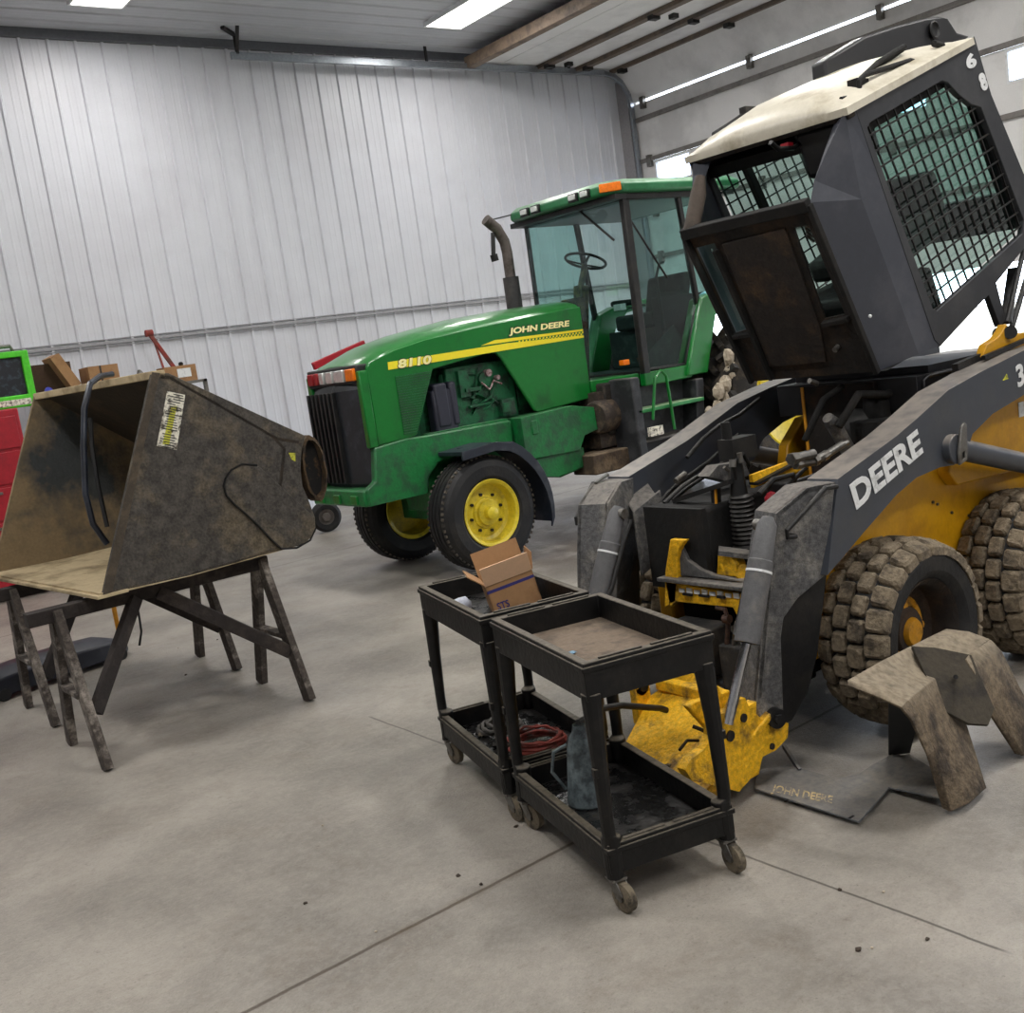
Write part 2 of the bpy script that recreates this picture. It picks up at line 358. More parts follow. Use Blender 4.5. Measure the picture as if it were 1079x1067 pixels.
def ribprof(L0, L1, pitch=.305, h=.028):
    """profile of pole-barn steel: (along, out)"""
    p = []; n = int((L1-L0)/pitch)+1
    for i in range(n):
        a = L0+i*pitch
        for da, o in ((0, 0), (.014, h), (.036, h), (.050, 0), (.135, 0), (.143, .003), (.157, .003), (.165, 0), (.215, 0), (.223, .003), (.237, .003), (.245, 0)):
            if a+da <= L1: p.append((a+da, o))
    if p[-1][0] < L1: p.append((L1, 0))
    return p
def ribwall(name, z0, z1, m):
    mb = MB(); P = ribprof(XL, XR)
    mb.loft([[(a, YB-o, z0) for a, o in P], [(a, YB-o, z1) for a, o in P]], closed=False)
    mb.box(XL, XR, YB+.002, YB+.3, z0, z1)
    return struct(mb.build(name, m, smooth=0))
ribwall('wall_back', 0, ZC, M['wallw'])
# horizontal lap trim on the back wall
mb = MB()
mb.box(XL, XR, YB-.030, YB, 2.425, 2.437); mb.box(XL, XR, YB-.034, YB, 2.452, 2.49); mb.box(XL, XR, YB-.030, YB, 2.505, 2.515)
struct(mb.build('trim_1', mat('trim_steel', (150, 150, 154), .4), smooth=0))
struct(MB().box(XL, XR, YB-.07, YB, ZC-.10, ZC).build('trim_2', mat('trim_grey', (96, 98, 104), .5), smooth=0))
mb = MB(); P = ribprof(YF, YB, .305, .016)
mb.loft([[(XL, a, ZC-o) for a, o in P], [(XR, a, ZC-o) for a, o in P]], closed=False)
mb.box(XL, XR+.3, YF, YB+.3, ZC+.002, ZC+.2)
struct(mb.build('ceiling', M['ceilw'], smooth=0))
struct(MB().box(XL-.2, XL, YF, YB+.3, 0, ZC).build('wall_left', M['wallplain'], smooth=0))
struct(MB().box(XL-.2, XR+.3, YF-.2, YF, 0, ZC).build('wall_front', M['wallplain'], smooth=0))
# door wall (right): opening y 3.0 .. 12.55
YD0, YD1 = 2.6, 12.6
struct(MB().plate([(YF, 0), (YD0, 0), (YD0, 5.45), (YD1, 5.45), (YD1, 0), (YB+.3, 0), (YB+.3, ZC), (YF, ZC)], e1=(0, 1, 0), e2=(0, 0, 1), n=(1, 0, 0), t0=XR+.06, t1=XR+.3).build('wall_right', M['wallplain'], smooth=0))
# corner lining between back wall and door track
struct(MB().box(XR-.1, XR+.06, YD1+.02, YB, 0, ZC-.3).build('trim_3', mat('jamb_steel', (150, 148, 150), .5), smooth=0))

# sectional overhead door, part open
door = bpy.data.objects.new('door_1', None); COL.objects.link(door); door.location = (XR, YD0, 0); struct(door)
T = .045
WIN = [(11.55, 12.25), (9.75, 10.45), (7.6, 8.3), (5.85, 6.54), (4.0, 4.7)]
for z0, z1 in ((1.90, 2.85), (2.86, 3.575), (3.585, 4.33), (4.34, 5.01), (5.02, 5.245)):
    holes = []
    if abs(z0-3.585) < .01: holes = [[(a, 3.96), (b, 3.96), (b, 4.29), (a, 4.29)] for a, b in WIN]
    mb = MB().pyz([(YD0, z0), (YD1, z0), (YD1, z1), (YD0, z1)], XR, XR+T, holes=holes)
    s_ = mb.build('door_section', M['doorw'], door, smooth=0)
    if holes:
        for a, b in WIN:
            MB().box(XR+.015, XR+.022, a, b, 3.96, 4.29).build('window_pane', M['dglass'], s_, smooth=0)
            MB().pyz([(a-.03, 3.93), (b+.03, 3.93), (b+.03, 4.32), (a-.03, 4.32)], XR-.012, XR, holes=[[(a, 3.96), (b, 3.96), (b, 4.29), (a, 4.29)]]).build('window_frame', M['white'], s_, smooth=0)
for z in (2.85, 3.57, 4.36, 5.0):
    MB().box(XR-.05, XR, YD0, YD1, z-.03, z+.035).build('door_strut', mat('strut_grey', (120, 116, 112), .5, c2=(96, 92, 88), amt=.4), door, bevel=.006)
# bent section and the sections lying overhead
p0, p1 = V((XR+.02, 0, 5.285)), V((XR-.32, 0, 5.76)); dd = (p1-p0); nn = V((dd.z, 0, -dd.x)).normalized()*T
MB().obox((p0.x, YD0, p0.z), dd, (0, YD1-YD0, 0), nn).build('door_section', M['doorw'], door, smooth=0)
ZH = 5.78
SX = [12.56, 11.8, 11.02, 10.3, 9.72]
for a, b in zip(SX[:-1], SX[1:]):
    MB().box(b+.006, a-.006, YD0, YD1, ZH, ZH+T).build('door_section', M['doorw'], door, smooth=0)
for x, w in ((12.5, .07), (11.78, .13), (11.02, .13)):
    MB().box(x-w/2, x+w/2, YD0, YD1, ZH-.06, ZH).build('door_strut', M['strut'], door, bevel=.008)
MB().box(9.66, 9.80, YD0, YD1, ZH-.09, ZH+T+.02).build('door_strut', mat('edge_brown', (124, 106, 90), .6, c2=(90, 78, 68), amt=.4), door, bevel=.008)
for y in (12.35, 10.2, 8.1, 6.0, 3.9):
    for (x, z, sx_) in ((12.5, ZH-.08, .14), (11.78, ZH-.07, .14), (11.02, ZH-.07, .14), (11.4, ZH-.03, .1)):
        MB().box(x-sx_/2, x+sx_/2, y-.05, y+.05, z-.03, z+.03).build('door_hinge', M['blackm'], door, bevel=.004)
    for z in (5.24, 4.35, 3.57, 2.85):
        MB().box(XR-.075, XR-.0, y-.04, y+.04, z-.1, z+.08).build('door_hinge', M['steel'], door, bevel=.004)
# track of the door
trk = thing('door_track', (XR-.1, YD1-.03, 0), 'galvanised overhead door track running along the top of the back wall', 'door track')
yt = YD1-.03
path = [(6.12, 5.70), (12.3, 5.72), (12.52, 5.68), (12.68, 5.58), (12.79, 5.42), (12.83, 5.2), (12.83, .02)]
mb = MB()
for i in range(len(path)-1):
    (a, b), (c, d) = path[i], path[i+1]; mb.bar((a, yt, b), (c, yt, d), .05, .085 if i < 1 else .07, up=(0, 0, 1) if i < 2 else (1, 0, 0))
mb.build('track_rail', M['track'], trk, bevel=.004)
MB().bar((6.2, yt-.02, 5.72), (6.2, yt-.02, ZC), .045, .03).bar((6.2, yt-.02, 5.95), (5.95, yt-.25, 5.95), .05, .05).bar((6.2, yt-.02, 5.76), (6.12, yt-.3, ZC), .04, .03).build('track_hanger', M['blackm'], trk)
for x in (9.0, 11.6):
    MB().bar((x, yt, 5.74), (x, yt, ZC), .03, .03).build('track_hanger', M['blackm'], trk)

# ceiling lights
LP = [(8.70, 11.10), (4.32, 11.25), (-.1, 11.2), (8.7, 6.4), (4.3, 6.4), (-.1, 6.4), (8.7, 1.6), (4.3, 1.6), (-.1, 1.6), (4.3, -3), (-.1, -3), (8.7, -3)]
LED = emis('led_panel', (255, 250, 242), 12)
for i, (x, y) in enumerate(LP):
    lab = {0: 'white rectangular ceiling light above the tractor nose, near the raised door', 1: 'white ceiling light cut by the top edge of the photo at left'}.get(i, 'white rectangular ceiling light overhead behind the viewpoint')
    t = thing('ceiling_light', (x, y, ZC), lab, 'ceiling light', 'ceiling lights')
    MB().plate([(x-.29, y-.61), (x+.29, y-.61), (x+.29, y+.61), (x-.29, y+.61)], e1=(1, 0, 0), e2=(0, 1, 0), n=(0, 0, 1), t0=ZC-.06, t1=ZC-.004, holes=[[(x-.27, y-.58), (x+.27, y-.58), (x+.27, y+.58), (x-.27, y+.58)]]).build('light_housing', M['white'], t, smooth=0)
    MB().box(x-.27, x+.27, y-.58, y+.58, ZC-.045, ZC-.03).build('light_diffuser', LED, t, smooth=0)
    la = bpy.data.lights.new('ceiling_lamp', 'AREA'); la.shape = 'RECTANGLE'; la.size = .5; la.size_y = 1.1; la.energy = 62 if y > 9 else (170 if x > 6 else 150); la.color = (1, .975, .94)
    lo = bpy.data.objects.new('ceiling_lamp', la); COL.objects.link(lo); lo.location = (x, y, ZC-.065)
# daylight
w = bpy.data.worlds.new('sky'); sc.world = w; w.use_nodes = True
bg = w.node_tree.nodes['Background']; bg.inputs[0].default_value = (.80, .88, 1., 1); bg.inputs[1].default_value = 11
la = bpy.data.lights.new('door_portal', 'AREA'); la.shape = 'RECTANGLE'; la.size = 1.9; la.size_y = YD1-YD0
la.cycles.is_portal = True
lo = bpy.data.objects.new('door_portal', la); COL.objects.link(lo); lo.location = (XR+.1, (YD0+YD1)/2, .96); lo.rotation_euler = (0, PI/2, 0)
sc.view_settings.view_transform = 'Standard'; sc.view_settings.look = 'None'; sc.view_settings.exposure = -.48; sc.view_settings.gamma = 1.
# ================================================================ CARTS
def make_cart(label):
    r = thing('utility_cart', (0, 0, 0), label, 'utility cart', 'black two-shelf utility carts')
    W, Lg, H = .225, .38, .80
    def tray(z0, z1, fl, m2, name, fname):
        mb = MB(); hole = [(-W+.028, -Lg+.028), (W-.028, -Lg+.028), (W-.028, Lg-.028), (-W+.028, Lg-.028)]
        mb.pxy([(-W, -Lg), (W, -Lg), (W, Lg), (-W, Lg)], z0, z1, holes=[hole])
        mb.box(-W+.02, W-.02, -Lg+.02, Lg-.02, z0+.004, fl-.004)
        # rolled lip and the long slots moulded in the near and far rims
        for sy in (-1, 1):
            mb.box(-W-.006, W+.006, sy*Lg-.006, sy*Lg+.006, z1-.03, z1-.012)
            for k in range(2): mb.box(-W+.06+k*.18, -W+.21+k*.18, sy*(Lg-.016)-.006, sy*(Lg-.016)+.006, z1-.001, z1+.006)
        for sx_ in (-1, 1): mb.box(sx_*W-.006, sx_*W+.006, -Lg, Lg, z1-.03, z1-.012)
        o = mb.build(name, M['cart'], r, bevel=.006)
        MB().box(-W+.028, W-.028, -Lg+.028, Lg-.028, fl-.004, fl+.002).build(fname, m2, o, smooth=0)
        return o
    tray(.68, H, .712, M['cartdirt'], 'top_tray', 'dirt_film')
    tray(.125, .222, .145, M['cartoil'], 'bottom_tray', 'oil_film')
    for sx_ in (-1, 1):
        for sy in (-1, 1):
            x, y = sx_*(W-.012), sy*(Lg-.012); secs = []
            for z, h in ((.70, .031), (.66, .030), (.50, .024), (.30, .020), (.245, .020), (.235, .030), (.14, .029), (.13, .026), (.105, .024)):
                xx, yy = sx_*(W+.004-h), sy*(Lg+.004-h)
                secs.append([(xx+h*math.cos(q*PI/6)*1.08, yy+h*math.sin(q*PI/6)*1.08, z) for q in range(12)])
            mb = MB().loft(secs); mb.box(x+sx_*.012-.01, x+sx_*.012+.01, y-.012, y+.012, .44, .47)
            mb.build('leg', M['cart'], r, bevel=.005)
            a = random.uniform(-.16, .16)+2.97; ca, sa = math.cos(a), math.sin(a); px, py = x-.012*sx_, y-.012*sy
            c = MB(); c.box(px-.026, px+.026, py-.026, py+.026, .100, .108)
            for s2 in (-1, 1):
                o = V((px+s2*.018*ca, py-s2*.018*sa, 0)); c.bar(o+V((0, 0, .102)), o+V((.030*sa, .030*ca, .05)), .004, .034, up=(sa, ca, 0))
            cc = V((px+.030*sa, py+.030*ca, .0475)); ax = V((ca, -sa, 0))
            fk = c.build('caster_fork', M['steel'], r)
            MB().lathe([(.012, -.014), (.037, -.015), (.047, -.011), (.047, .011), (.037, .015), (.012, .014)], cc, ax, 24, closed=True).build('caster_wheel', M['muddyw'], fk)
            MB().cyl(cc-ax*.02, cc+ax*.02, .01, n=10).build('axle', M['steel'], fk)
    return r
cart = make_cart('black plastic utility cart with dirt-covered empty top tray, nearest to the viewer')
CA = math.atan2(-.266, .964)
cart2 = copy_tree(cart)
cart2['label'] = 'black utility cart behind the front one, with an open cardboard box in its top tray'
for o_ in children(cart2):
    for q_ in children(o_):
        if q_.name.startswith('dirt_film'): q_.data = q_.data.copy(); q_.data.materials[0] = M['cartoil']
cart.location = (2.265, 2.69, 0); cart.rotation_euler = (0, 0, CA)
cart2.location = (2.462, 3.482, 0); cart2.rotation_euler = (0, 0, CA)
def onc(c, x, y, z): return V(c.location)+V((x*math.cos(CA)-y*math.sin(CA), x*math.sin(CA)+y*math.cos(CA), z))

# open cardboard box in the rear cart, tipped on its edge
bo = onc(cart2, .055, -.03, .715)
bx = thing('cardboard_box', bo, 'open brown cardboard box with a purple stripe, tipped in the rear cart tray', 'cardboard box')
ang = CA-.22; ex = V((math.cos(ang), math.sin(ang), 0)); ey = V((-math.sin(ang), math.cos(ang), 0)); ez = V((0, 0, 1))
tl = math.radians(11); ex2 = ex*math.cos(tl)-ez*-math.sin(tl)*1.; ez2 = ez*math.cos(tl)-ex*math.sin(tl); ex2 = ex*math.cos(tl)+ez*math.sin(tl)
w_, d_, h_, t_ = .20, .155, .14, .005; o = bo-ex2*w_/2-ey*d_/2+V((0, 0, .003))
mb = MB(); mb.obox(o, ex2*w_, ey*d_, ez2*t_); mb.obox(o, ex2*w_, ey*t_, ez2*h_); mb.obox(o+ey*(d_-t_), ex2*w_, ey*t_, ez2*h_); mb.obox(o, ex2*t_, ey*d_, ez2*h_); mb.obox(o+ex2*(w_-t_), ex2*t_, ey*d_, ez2*h_)
mb.build('carton_body', M['card'], bx, smooth=0)
tp = o+ez2*h_
def flap(p, along, out, ln, deg, m, nm='flap'):
    d = (out*math.cos(math.radians(deg))+ez2*math.sin(math.radians(deg))); nn = along.cross(d).normalized()
    MB().obox(p, along, d*ln, nn*.004).build(nm, m, bx, smooth=0)
flap(tp, ex2*w_, -ey, .085, 70, M['cardlit'])
flap(tp+ey*d_, ex2*w_, ey, .11, 80, M['card'])
flap(tp, ey*d_, -ex2, .08, 48, M['card'])
flap(tp+ex2*w_, ey*d_, ex2, .07, 75, M['card'])
MB().obox(o-ey*.001+ez2*(h_-.034), ex2*w_, ey*.0012, ez2*.012).build('printed_stripe', M['ink'], bx, smooth=0)
text('STS', 'printed_lettering', o-ey*.001+ez2*.03+ex2*.02, ex2*.05, ez2*.03, M['ink'], bx, depth=.0006)
def crumple(name, c, r, m, label, cat, sc_=(1, 1, .8), jit=.16, group=None):
    b = MB().sphere(c, r, 14, sc_, jit); return tag(b.build(name, m, None, smooth=60), label, cat, group)
crumple('plastic_bag', onc(cart2, -.15, .05, .755), .036, M['bag'], 'crumpled white plastic bag left of the cardboard box in the rear cart', 'plastic bag', (1.2, 1, .9))
crumple('shop_rag', onc(cart2, .155, .12, .742), .028, mat('rag', (150, 140, 150), .9, c2=(110, 70, 70), amt=.3, scale=30), 'pale crumpled rag right of the cardboard box in the rear cart', 'rag', (1.3, 1.2, .7), .25)
crumple('paper_scrap', onc(cart, -.10, .0, .719), .020, mat('blue_scrap', (110, 140, 160), .8, c2=(60, 80, 100), amt=.4, scale=40), 'small blue-grey scrap lying in the dirt of the front cart tray', 'scrap', (1.3, .8, .25), .3)

# jumble of hoses and cables in the rear cart's bottom tray
def coil(name, c, r, n, wire, m, label, cat, seed):
    rnd = random.Random(seed); pts = []
    for i in range(n*14):
        t = i/14*2*PI; rr = r*(.55+.45*rnd.random()); pts.append(V(c)+V((rr*math.cos(t)*(1+.2*math.sin(t*.3)), rr*math.sin(t), .012+.07*rnd.random()*(i/(n*14)))))
    sm = [sum((pts[max(0, min(len(pts)-1, k+d))] for d in (-1, 0, 1)), V((0, 0, 0)))/3 for k in range(len(pts))]
    return tag(MB().tube(sm, wire, 6).build(name, m, None, smooth=60), label, cat)
coil('cable_coil', onc(cart2, .03, -.12, .15), .13, 11, .006, M['copper'], 'tangled red-brown cable in the rear cart bottom tray', 'cable', 3)
coil('air_hose', onc(cart2, -.02, .16, .15), .12, 4, .008, mat('hose_grey', (70, 66, 62), .7), 'grey coiled hose at the back of the rear cart bottom tray', 'hose', 5)
for i in range(7):
    x, y = random.uniform(-.11, .1), random.uniform(-.26, .26)
    crumple('metal_scrap', onc(cart2, x, y, .162), random.uniform(.014, .024), M['mudtyre'] if i % 2 else mat('scrap_stone', (110, 100, 86), .95, c2=(70, 62, 52), amt=.5, scale=40), 'muddy metal scrap among the cables in the rear cart bottom tray', 'scrap', (1.4, .9, .6), .25, 'scrap pieces in the rear cart')
tag(MB().box(0, .002, 0, .002, 0, .002).plate([(0, 0), (.09, .01), (.10, .07), (.03, .085)], o=onc(cart2, -.17, .10, .20), e1=(.9, .1, .3), e2=(-.2, .2, .9), n=(0, -1, .2), t1=.012).build('red_handle', M['redpaint']), 'dull red flat handle leaning in the rear cart bottom tray', 'handle') if False else None

# oil can
oc = onc(cart, -.06, .10, .1475)
can = thing('oil_can', oc, 'galvanised metal oil can with a black spout hose, on the front cart bottom tray', 'oil can')
MB().lathe([(0, 0), (.072, 0), (.075, .006), (.074, .02), (.052, .20), (.048, .215), (.040, .24), (.026, .262), (.022, .285), (0, .285)], oc, (0, 0, 1), 30).build('can_body', M['galv'], can)
hd = V((-.8, .5, 0)).normalized()
MB().tube([oc+hd*.05+V((0, 0, .22)), oc+hd*.10+V((0, 0, .20)), oc+hd*.115+V((0, 0, .13)), oc+hd*.075+V((0, 0, .06))], .006, 8).build('can_handle', M['galv'], can)
e = aP(702, 748, oc, V((-.2, 1, 0)))
MB().tube([oc+V((0, 0, .27)), oc+V((.0, 0, .29)), aP(636, 746, oc, V((-.2, 1, 0))), aP(655, 743, oc, V((-.2, 1, 0))), aP(680, 745, oc, V((-.2, 1, 0))), aP(696, 746, oc, V((-.2, 1, 0))), e], .0125, 10).build('spout_hose', M['black'], can)
# ================================================================ TRACTOR (faces -X, near side towards -Y)
TC = 7.68; TS = 7.25
tr = thing('farm_tractor', (6.4, TC, 0), 'large green farm tractor with yellow wheels and glazed cab, parked along the back wall', 'tractor')
def mirY(y): return 2*TC-y
# hood: side panels and crowned top
top = [(4.16, 1.745, 1.80), (4.22, 1.80, 1.84), (4.45, 1.865, 1.935), (4.75, 1.915, 1.995), (5.28, 1.965, 2.06), (5.9, 2.005, 2.09), (6.45, 2.03, 2.10)]
secs = []
for x, zs, zc in top:
    hw = TC-TS - (.05 if x < 4.2 else 0); row = []
    for t in (-1, -.97, -.88, -.62, -.3, 0, .3, .62, .88, .97, 1):
        a = abs(t); z = zs-.10 if a == 1 else (zs-.02 if a == .97 else zs+(zc-zs)*(1-(a/.97)**2.4)+(.0)); row.append(V((x, TC+t*hw, z)))
    secs.append(row)
mb = MB().loft(secs, closed=False)
mb.loft([[p-V((0, 0, .012)) for p in s_] for s_ in secs], closed=False)
hood = mb.build('hood', M['green'], tr, smooth=40)
side = [(4.195, 1.15), (4.46, 1.16), (4.56, 1.18), (4.80, 1.67), (5.40, 1.735), (5.45, 1.72), (5.49, 1.68), (5.77, 1.19), (5.82, 1.17), (6.44, 1.205), (6.45, 2.02), (5.9, 1.995), (5.28, 1.955), (4.75, 1.905), (4.45, 1.855), (4.22, 1.79), (4.195, 1.76)]
for y0, y1 in ((TS-.012, TS+.015), (mirY(TS+.015), mirY(TS-.012))):
    MB().pxz(side, y0, y1).build('hood_side', M['green'], tr, bevel=.01, smooth=30)
MB().box(6.40, 6.47, TS+.01, mirY(TS)-.01, 1.2, 2.02).build('firewall', M['blackm'], tr)
# ribbed intake screen behind the grille
mb = MB(); scr = [(4.43, 1.665), (4.79, 1.665), (4.79, 1.655), (4.55, 1.18), (4.50, 1.18), (4.43, 1.60)]
for i in range(24):
    z = 1.20+i*.0195; xr_ = 4.56+(z-1.20)*.485; xl = 4.435
    mb.box(xl, xr_, TS-.024, TS-.010, z, z+.008)
mb.build('intake_screen', M['greenlo'], tr, smooth=0)
# yellow stripe and lettering
mb = MB().pxz([(4.385, 1.715), (5.58, 1.735), (6.44, 1.745), (6.44, 1.765), (5.58, 1.79), (4.39, 1.775)], TS-.0155, TS-.0145)
mb.pxz([(5.30, 1.80), (6.44, 1.803), (6.44, 1.82), (5.45, 1.83)], TS-.0155, TS-.0145)
for i in range(20):
    x = 5.68+i*.038
    for k in range(2): mb.pxz([(x+k*.019, 1.768+.016*k), (x+.017+k*.019, 1.768+.016*k), (x+.022+k*.019, 1.782+.016*k), (x+.005+k*.019, 1.782+.016*k)], TS-.0165, TS-.0145)
mb.build('side_stripe', M['stripe'], tr, smooth=0)
text('JOHN DEERE', 'lettering', (5.60, TS-.0175, 1.838), (.70, 0, 0), (.0, 0, .082), M['blackm'], tr, bold=.06, depth=.001, shear=.15)
text('JOHN DEERE', 'lettering', (5.607, TS-.020, 1.845), (.686, 0, 0), (.0, 0, .068), M['cream'], tr, bold=.04, depth=.001, shear=.15)
text('8110', 'model_number', (4.47, TS-.0175, 1.708), (.33, 0, 0), (0, 0, .082), M['blackm'], tr, bold=.06, depth=.001, shear=.15)
text('8110', 'model_number', (4.475, TS-.020, 1.714), (.32, 0, 0), (0, 0, .070), M['cream'], tr, bold=.04, depth=.001, shear=.15)
# grille and lamps on the nose
GX = 4.15
mb = MB(); yl, yr = TS+.045, mirY(TS+.045)
row = []
for k in range(33):
    t = k/32; y = yl+(yr-yl)*t; bul = .05*math.sin(PI*t); row.append((y, bul))
secs = []
for z, dx in ((.83, .02), (.86, 0), (1.2, 0), (1.60, .0), (1.66, .03)):
    secs.append([V((GX+dx-b_-(.012 if k % 2 and k > 13 else 0), y, z)) for k, (y, b_) in enumerate(row)])
mb.loft(secs, closed=False); mb.box(GX+.0, GX+.12, yl, yr, .83, 1.68)
gr = mb.build('grille', mat('grille_black', (30, 33, 38), .5, c2=(58, 62, 70), amt=.35, scale=5), tr, smooth=20)
mb = MB()
for k in range(7):
    y = yl+.34+(yr-yl-.36)*k/6.; mb.box(GX-.085, GX-.03, y-.012, y+.012, .87, 1.60)
mb.build('grille_bar', M['black'], gr, bevel=.004)
MB().box(GX-.03, GX+.25, TS+.02, mirY(TS+.02), 1.645, 1.79).build('lamp_housing', M['black'], tr, bevel=.012)
for a, b, m_, nm in ((.035, .165, M['orange'], 'turn_signal'), (.20, .35, M['lens'], 'headlight'), (.38, .49, M['lens'], 'headlight'), (.53, .60, M['lens'], 'headlight'), (.62, .69, M['redlens'], 'marker_lamp'), (.71, .80, M['redlens'], 'marker_lamp')):
    MB().box(GX-.055, GX-.02, TS+a, TS+b, 1.67, 1.765).build(nm, m_, tr, bevel=.008)
MB().box(GX-.03, 4.20, TS-.010, TS+.05, 1.14, 1.74).build('grille_frame', M['green'], tr, bevel=.01)
MB().box(GX-.03, 4.20, mirY(TS+.05), mirY(TS-.010), 1.14, 1.74).build('grille_frame', M['green'], tr, bevel=.01)
# cast front support and bumper
low = [(4.02, .70), (4.02, .83), (4.11, .88), (4.15, 1.14), (4.45, 1.17), (4.62, 1.16), (5.50, 1.15), (5.50, .96), (4.72, .93), (4.60, .82), (4.58, .70)]
MB().pxz(low, TS-.02, TS+.05).pxz(low, mirY(TS+.05), mirY(TS-.02)).box(4.0, 4.5, TS+.0, mirY(TS), .70, .83).box(4.5, 5.5, TS+.14, mirY(TS+.14), .72, 1.1).build('front_support', M['greenlo'], tr, bevel=.015)
for y in (TS+.10, TS+.38, TS+.66): MB().box(3.985, 4.01, y, y+.10, .715, .79).build('bumper_pad', M['green'], tr, bevel=.006)
# engine seen through the side opening
mb = MB(); mb.box(5.0, 5.70, TS+.12, TS+.2, 1.16, 1.66).box(4.5, 6.4, TS+.20, mirY(TS+.20), .95, 1.55).box(4.75, 6.2, TS+.26, mirY(TS+.26), 1.5, 1.9)
for i in range(6): mb.box(4.95+i*.2, 5.07+i*.2, TS+.17, TS+.25, 1.2, 1.52); mb.cyl((5.01+i*.2, TS+.2, 1.5), (5.01+i*.2, TS+.2, 1.62), .035, n=12)
mb.build('engine_block', M['greendk'], tr, bevel=.01)
MB().box(4.80, 4.93, TS+.02, TS+.14, 1.19, 1.55).box(4.95, 5.02, TS+.02, TS+.14, 1.19, 1.55).box(4.78, 5.0, TS+.03, TS+.14, 1.12, 1.5).build('air_cleaner', mat('navy_plastic', (40, 42, 56), .5), tr, bevel=.02)
mb = MB()
rnd = random.Random(4)
for i in range(7):
    p = [V((5.12+rnd.random()*.45, TS+.08+rnd.random()*.08, 1.22+rnd.random()*.4)) for _ in range(4)]; mb.tube(p, .008+.008*rnd.random(), 7)
mb.box(5.10, 5.2, TS+.08, TS+.16, 1.40, 1.62).box(5.14, 5.30, TS+.06, TS+.15, 1.44, 1.47).cyl((5.52, TS+.05, 1.30), (5.52, TS+.05, 1.22), .05).cyl((5.35, TS+.06, 1.52), (5.35, TS+.14, 1.52), .06).box(5.48, 5.62, TS+.05, TS+.16, 1.19, 1.33)
mb.build('fuel_line', M['greendk'], tr)
mb = MB().cyl((5.38, TS+.03, 1.57), (5.38, TS+.08, 1.57), .03).cyl((5.47, TS+.03, 1.52), (5.47, TS+.08, 1.52), .02).tube([(5.3, TS+.05, 1.5), (5.36, TS+.03, 1.43), (5.42, TS+.04, 1.50), (5.50, TS+.04, 1.46)], .009)
mb.build('injector_fitting', mat('pink_steel', (170, 150, 150), .4, .3, c2=(100, 50, 46), amt=.4, scale=40), tr)
# side frames, tank and step box
MB().pxz([(4.66, .97), (5.50, .97), (5.50, 1.17), (4.66, 1.17)], TS+.02, TS+.1).build('frame_rail', M['greenlo'], tr, bevel=.01)
MB().pxz([(5.52, .80), (5.52, 1.16), (6.10, 1.18), (6.35, 1.13), (6.36, .93), (6.20, .90), (6.12, .78)], TS-.13, TS+.14).box(5.62, 5.68, TS-.14, TS-.13, 1.0, 1.12).build('side_tank', M['greenlo'], tr, bevel=.02)
MB().pxz([(5.55, .66), (5.55, .79), (6.2, .80), (6.2, .62), (5.9, .58)], TS-.10, TS+.14).build('tank_skirt', M['greenlo'], tr, bevel=.02)
MB().box(6.16, 6.62, TS-.25, TS+.05, .55, .73).build('battery_box', mat('brown_mud_box', (66, 54, 42), .9, c2=(104, 88, 68), amt=.4, scale=6, bump=.8, dust=(120, 104, 84), damt=.8), tr, bevel=.015)
MB().lathe([(0, 0), (.13, 0), (.15, .03), (.15, .28), (.12, .32), (0, .32)], (6.36, TS-.1, 1.03), (1, .15, 0), 24).box(6.4, 6.8, TS-.1, TS+.2, .75, 1.25).build('air_tank', mat('greasy_tank', (52, 44, 38), .8, c2=(92, 78, 62), amt=.4, scale=12, bump=.8), tr)
MB().box(6.3, 8.9, TC-.3, TC+.3, .55, 1.3).box(6.5, 8.3, TC-.55, TC+.55, .85, 1.32).cyl((8.65, TC-.8, .92), (8.65, TC+.8, .92), .16).build('transmission', M['mudtyre'], tr, bevel=.02)
MB().box(4.86, 5.06, TS-.05, mirY(TS-.05), .40, .62).box(4.75, 5.2, TC-.2, TC+.2, .5, .8).cyl((4.96, TS-.12, .47), (4.96, TS, .47), .06).cyl((4.96, mirY(TS), .47), (4.96, mirY(TS-.12), .47), .06).build('front_axle', M['greenlo'], tr, bevel=.015)
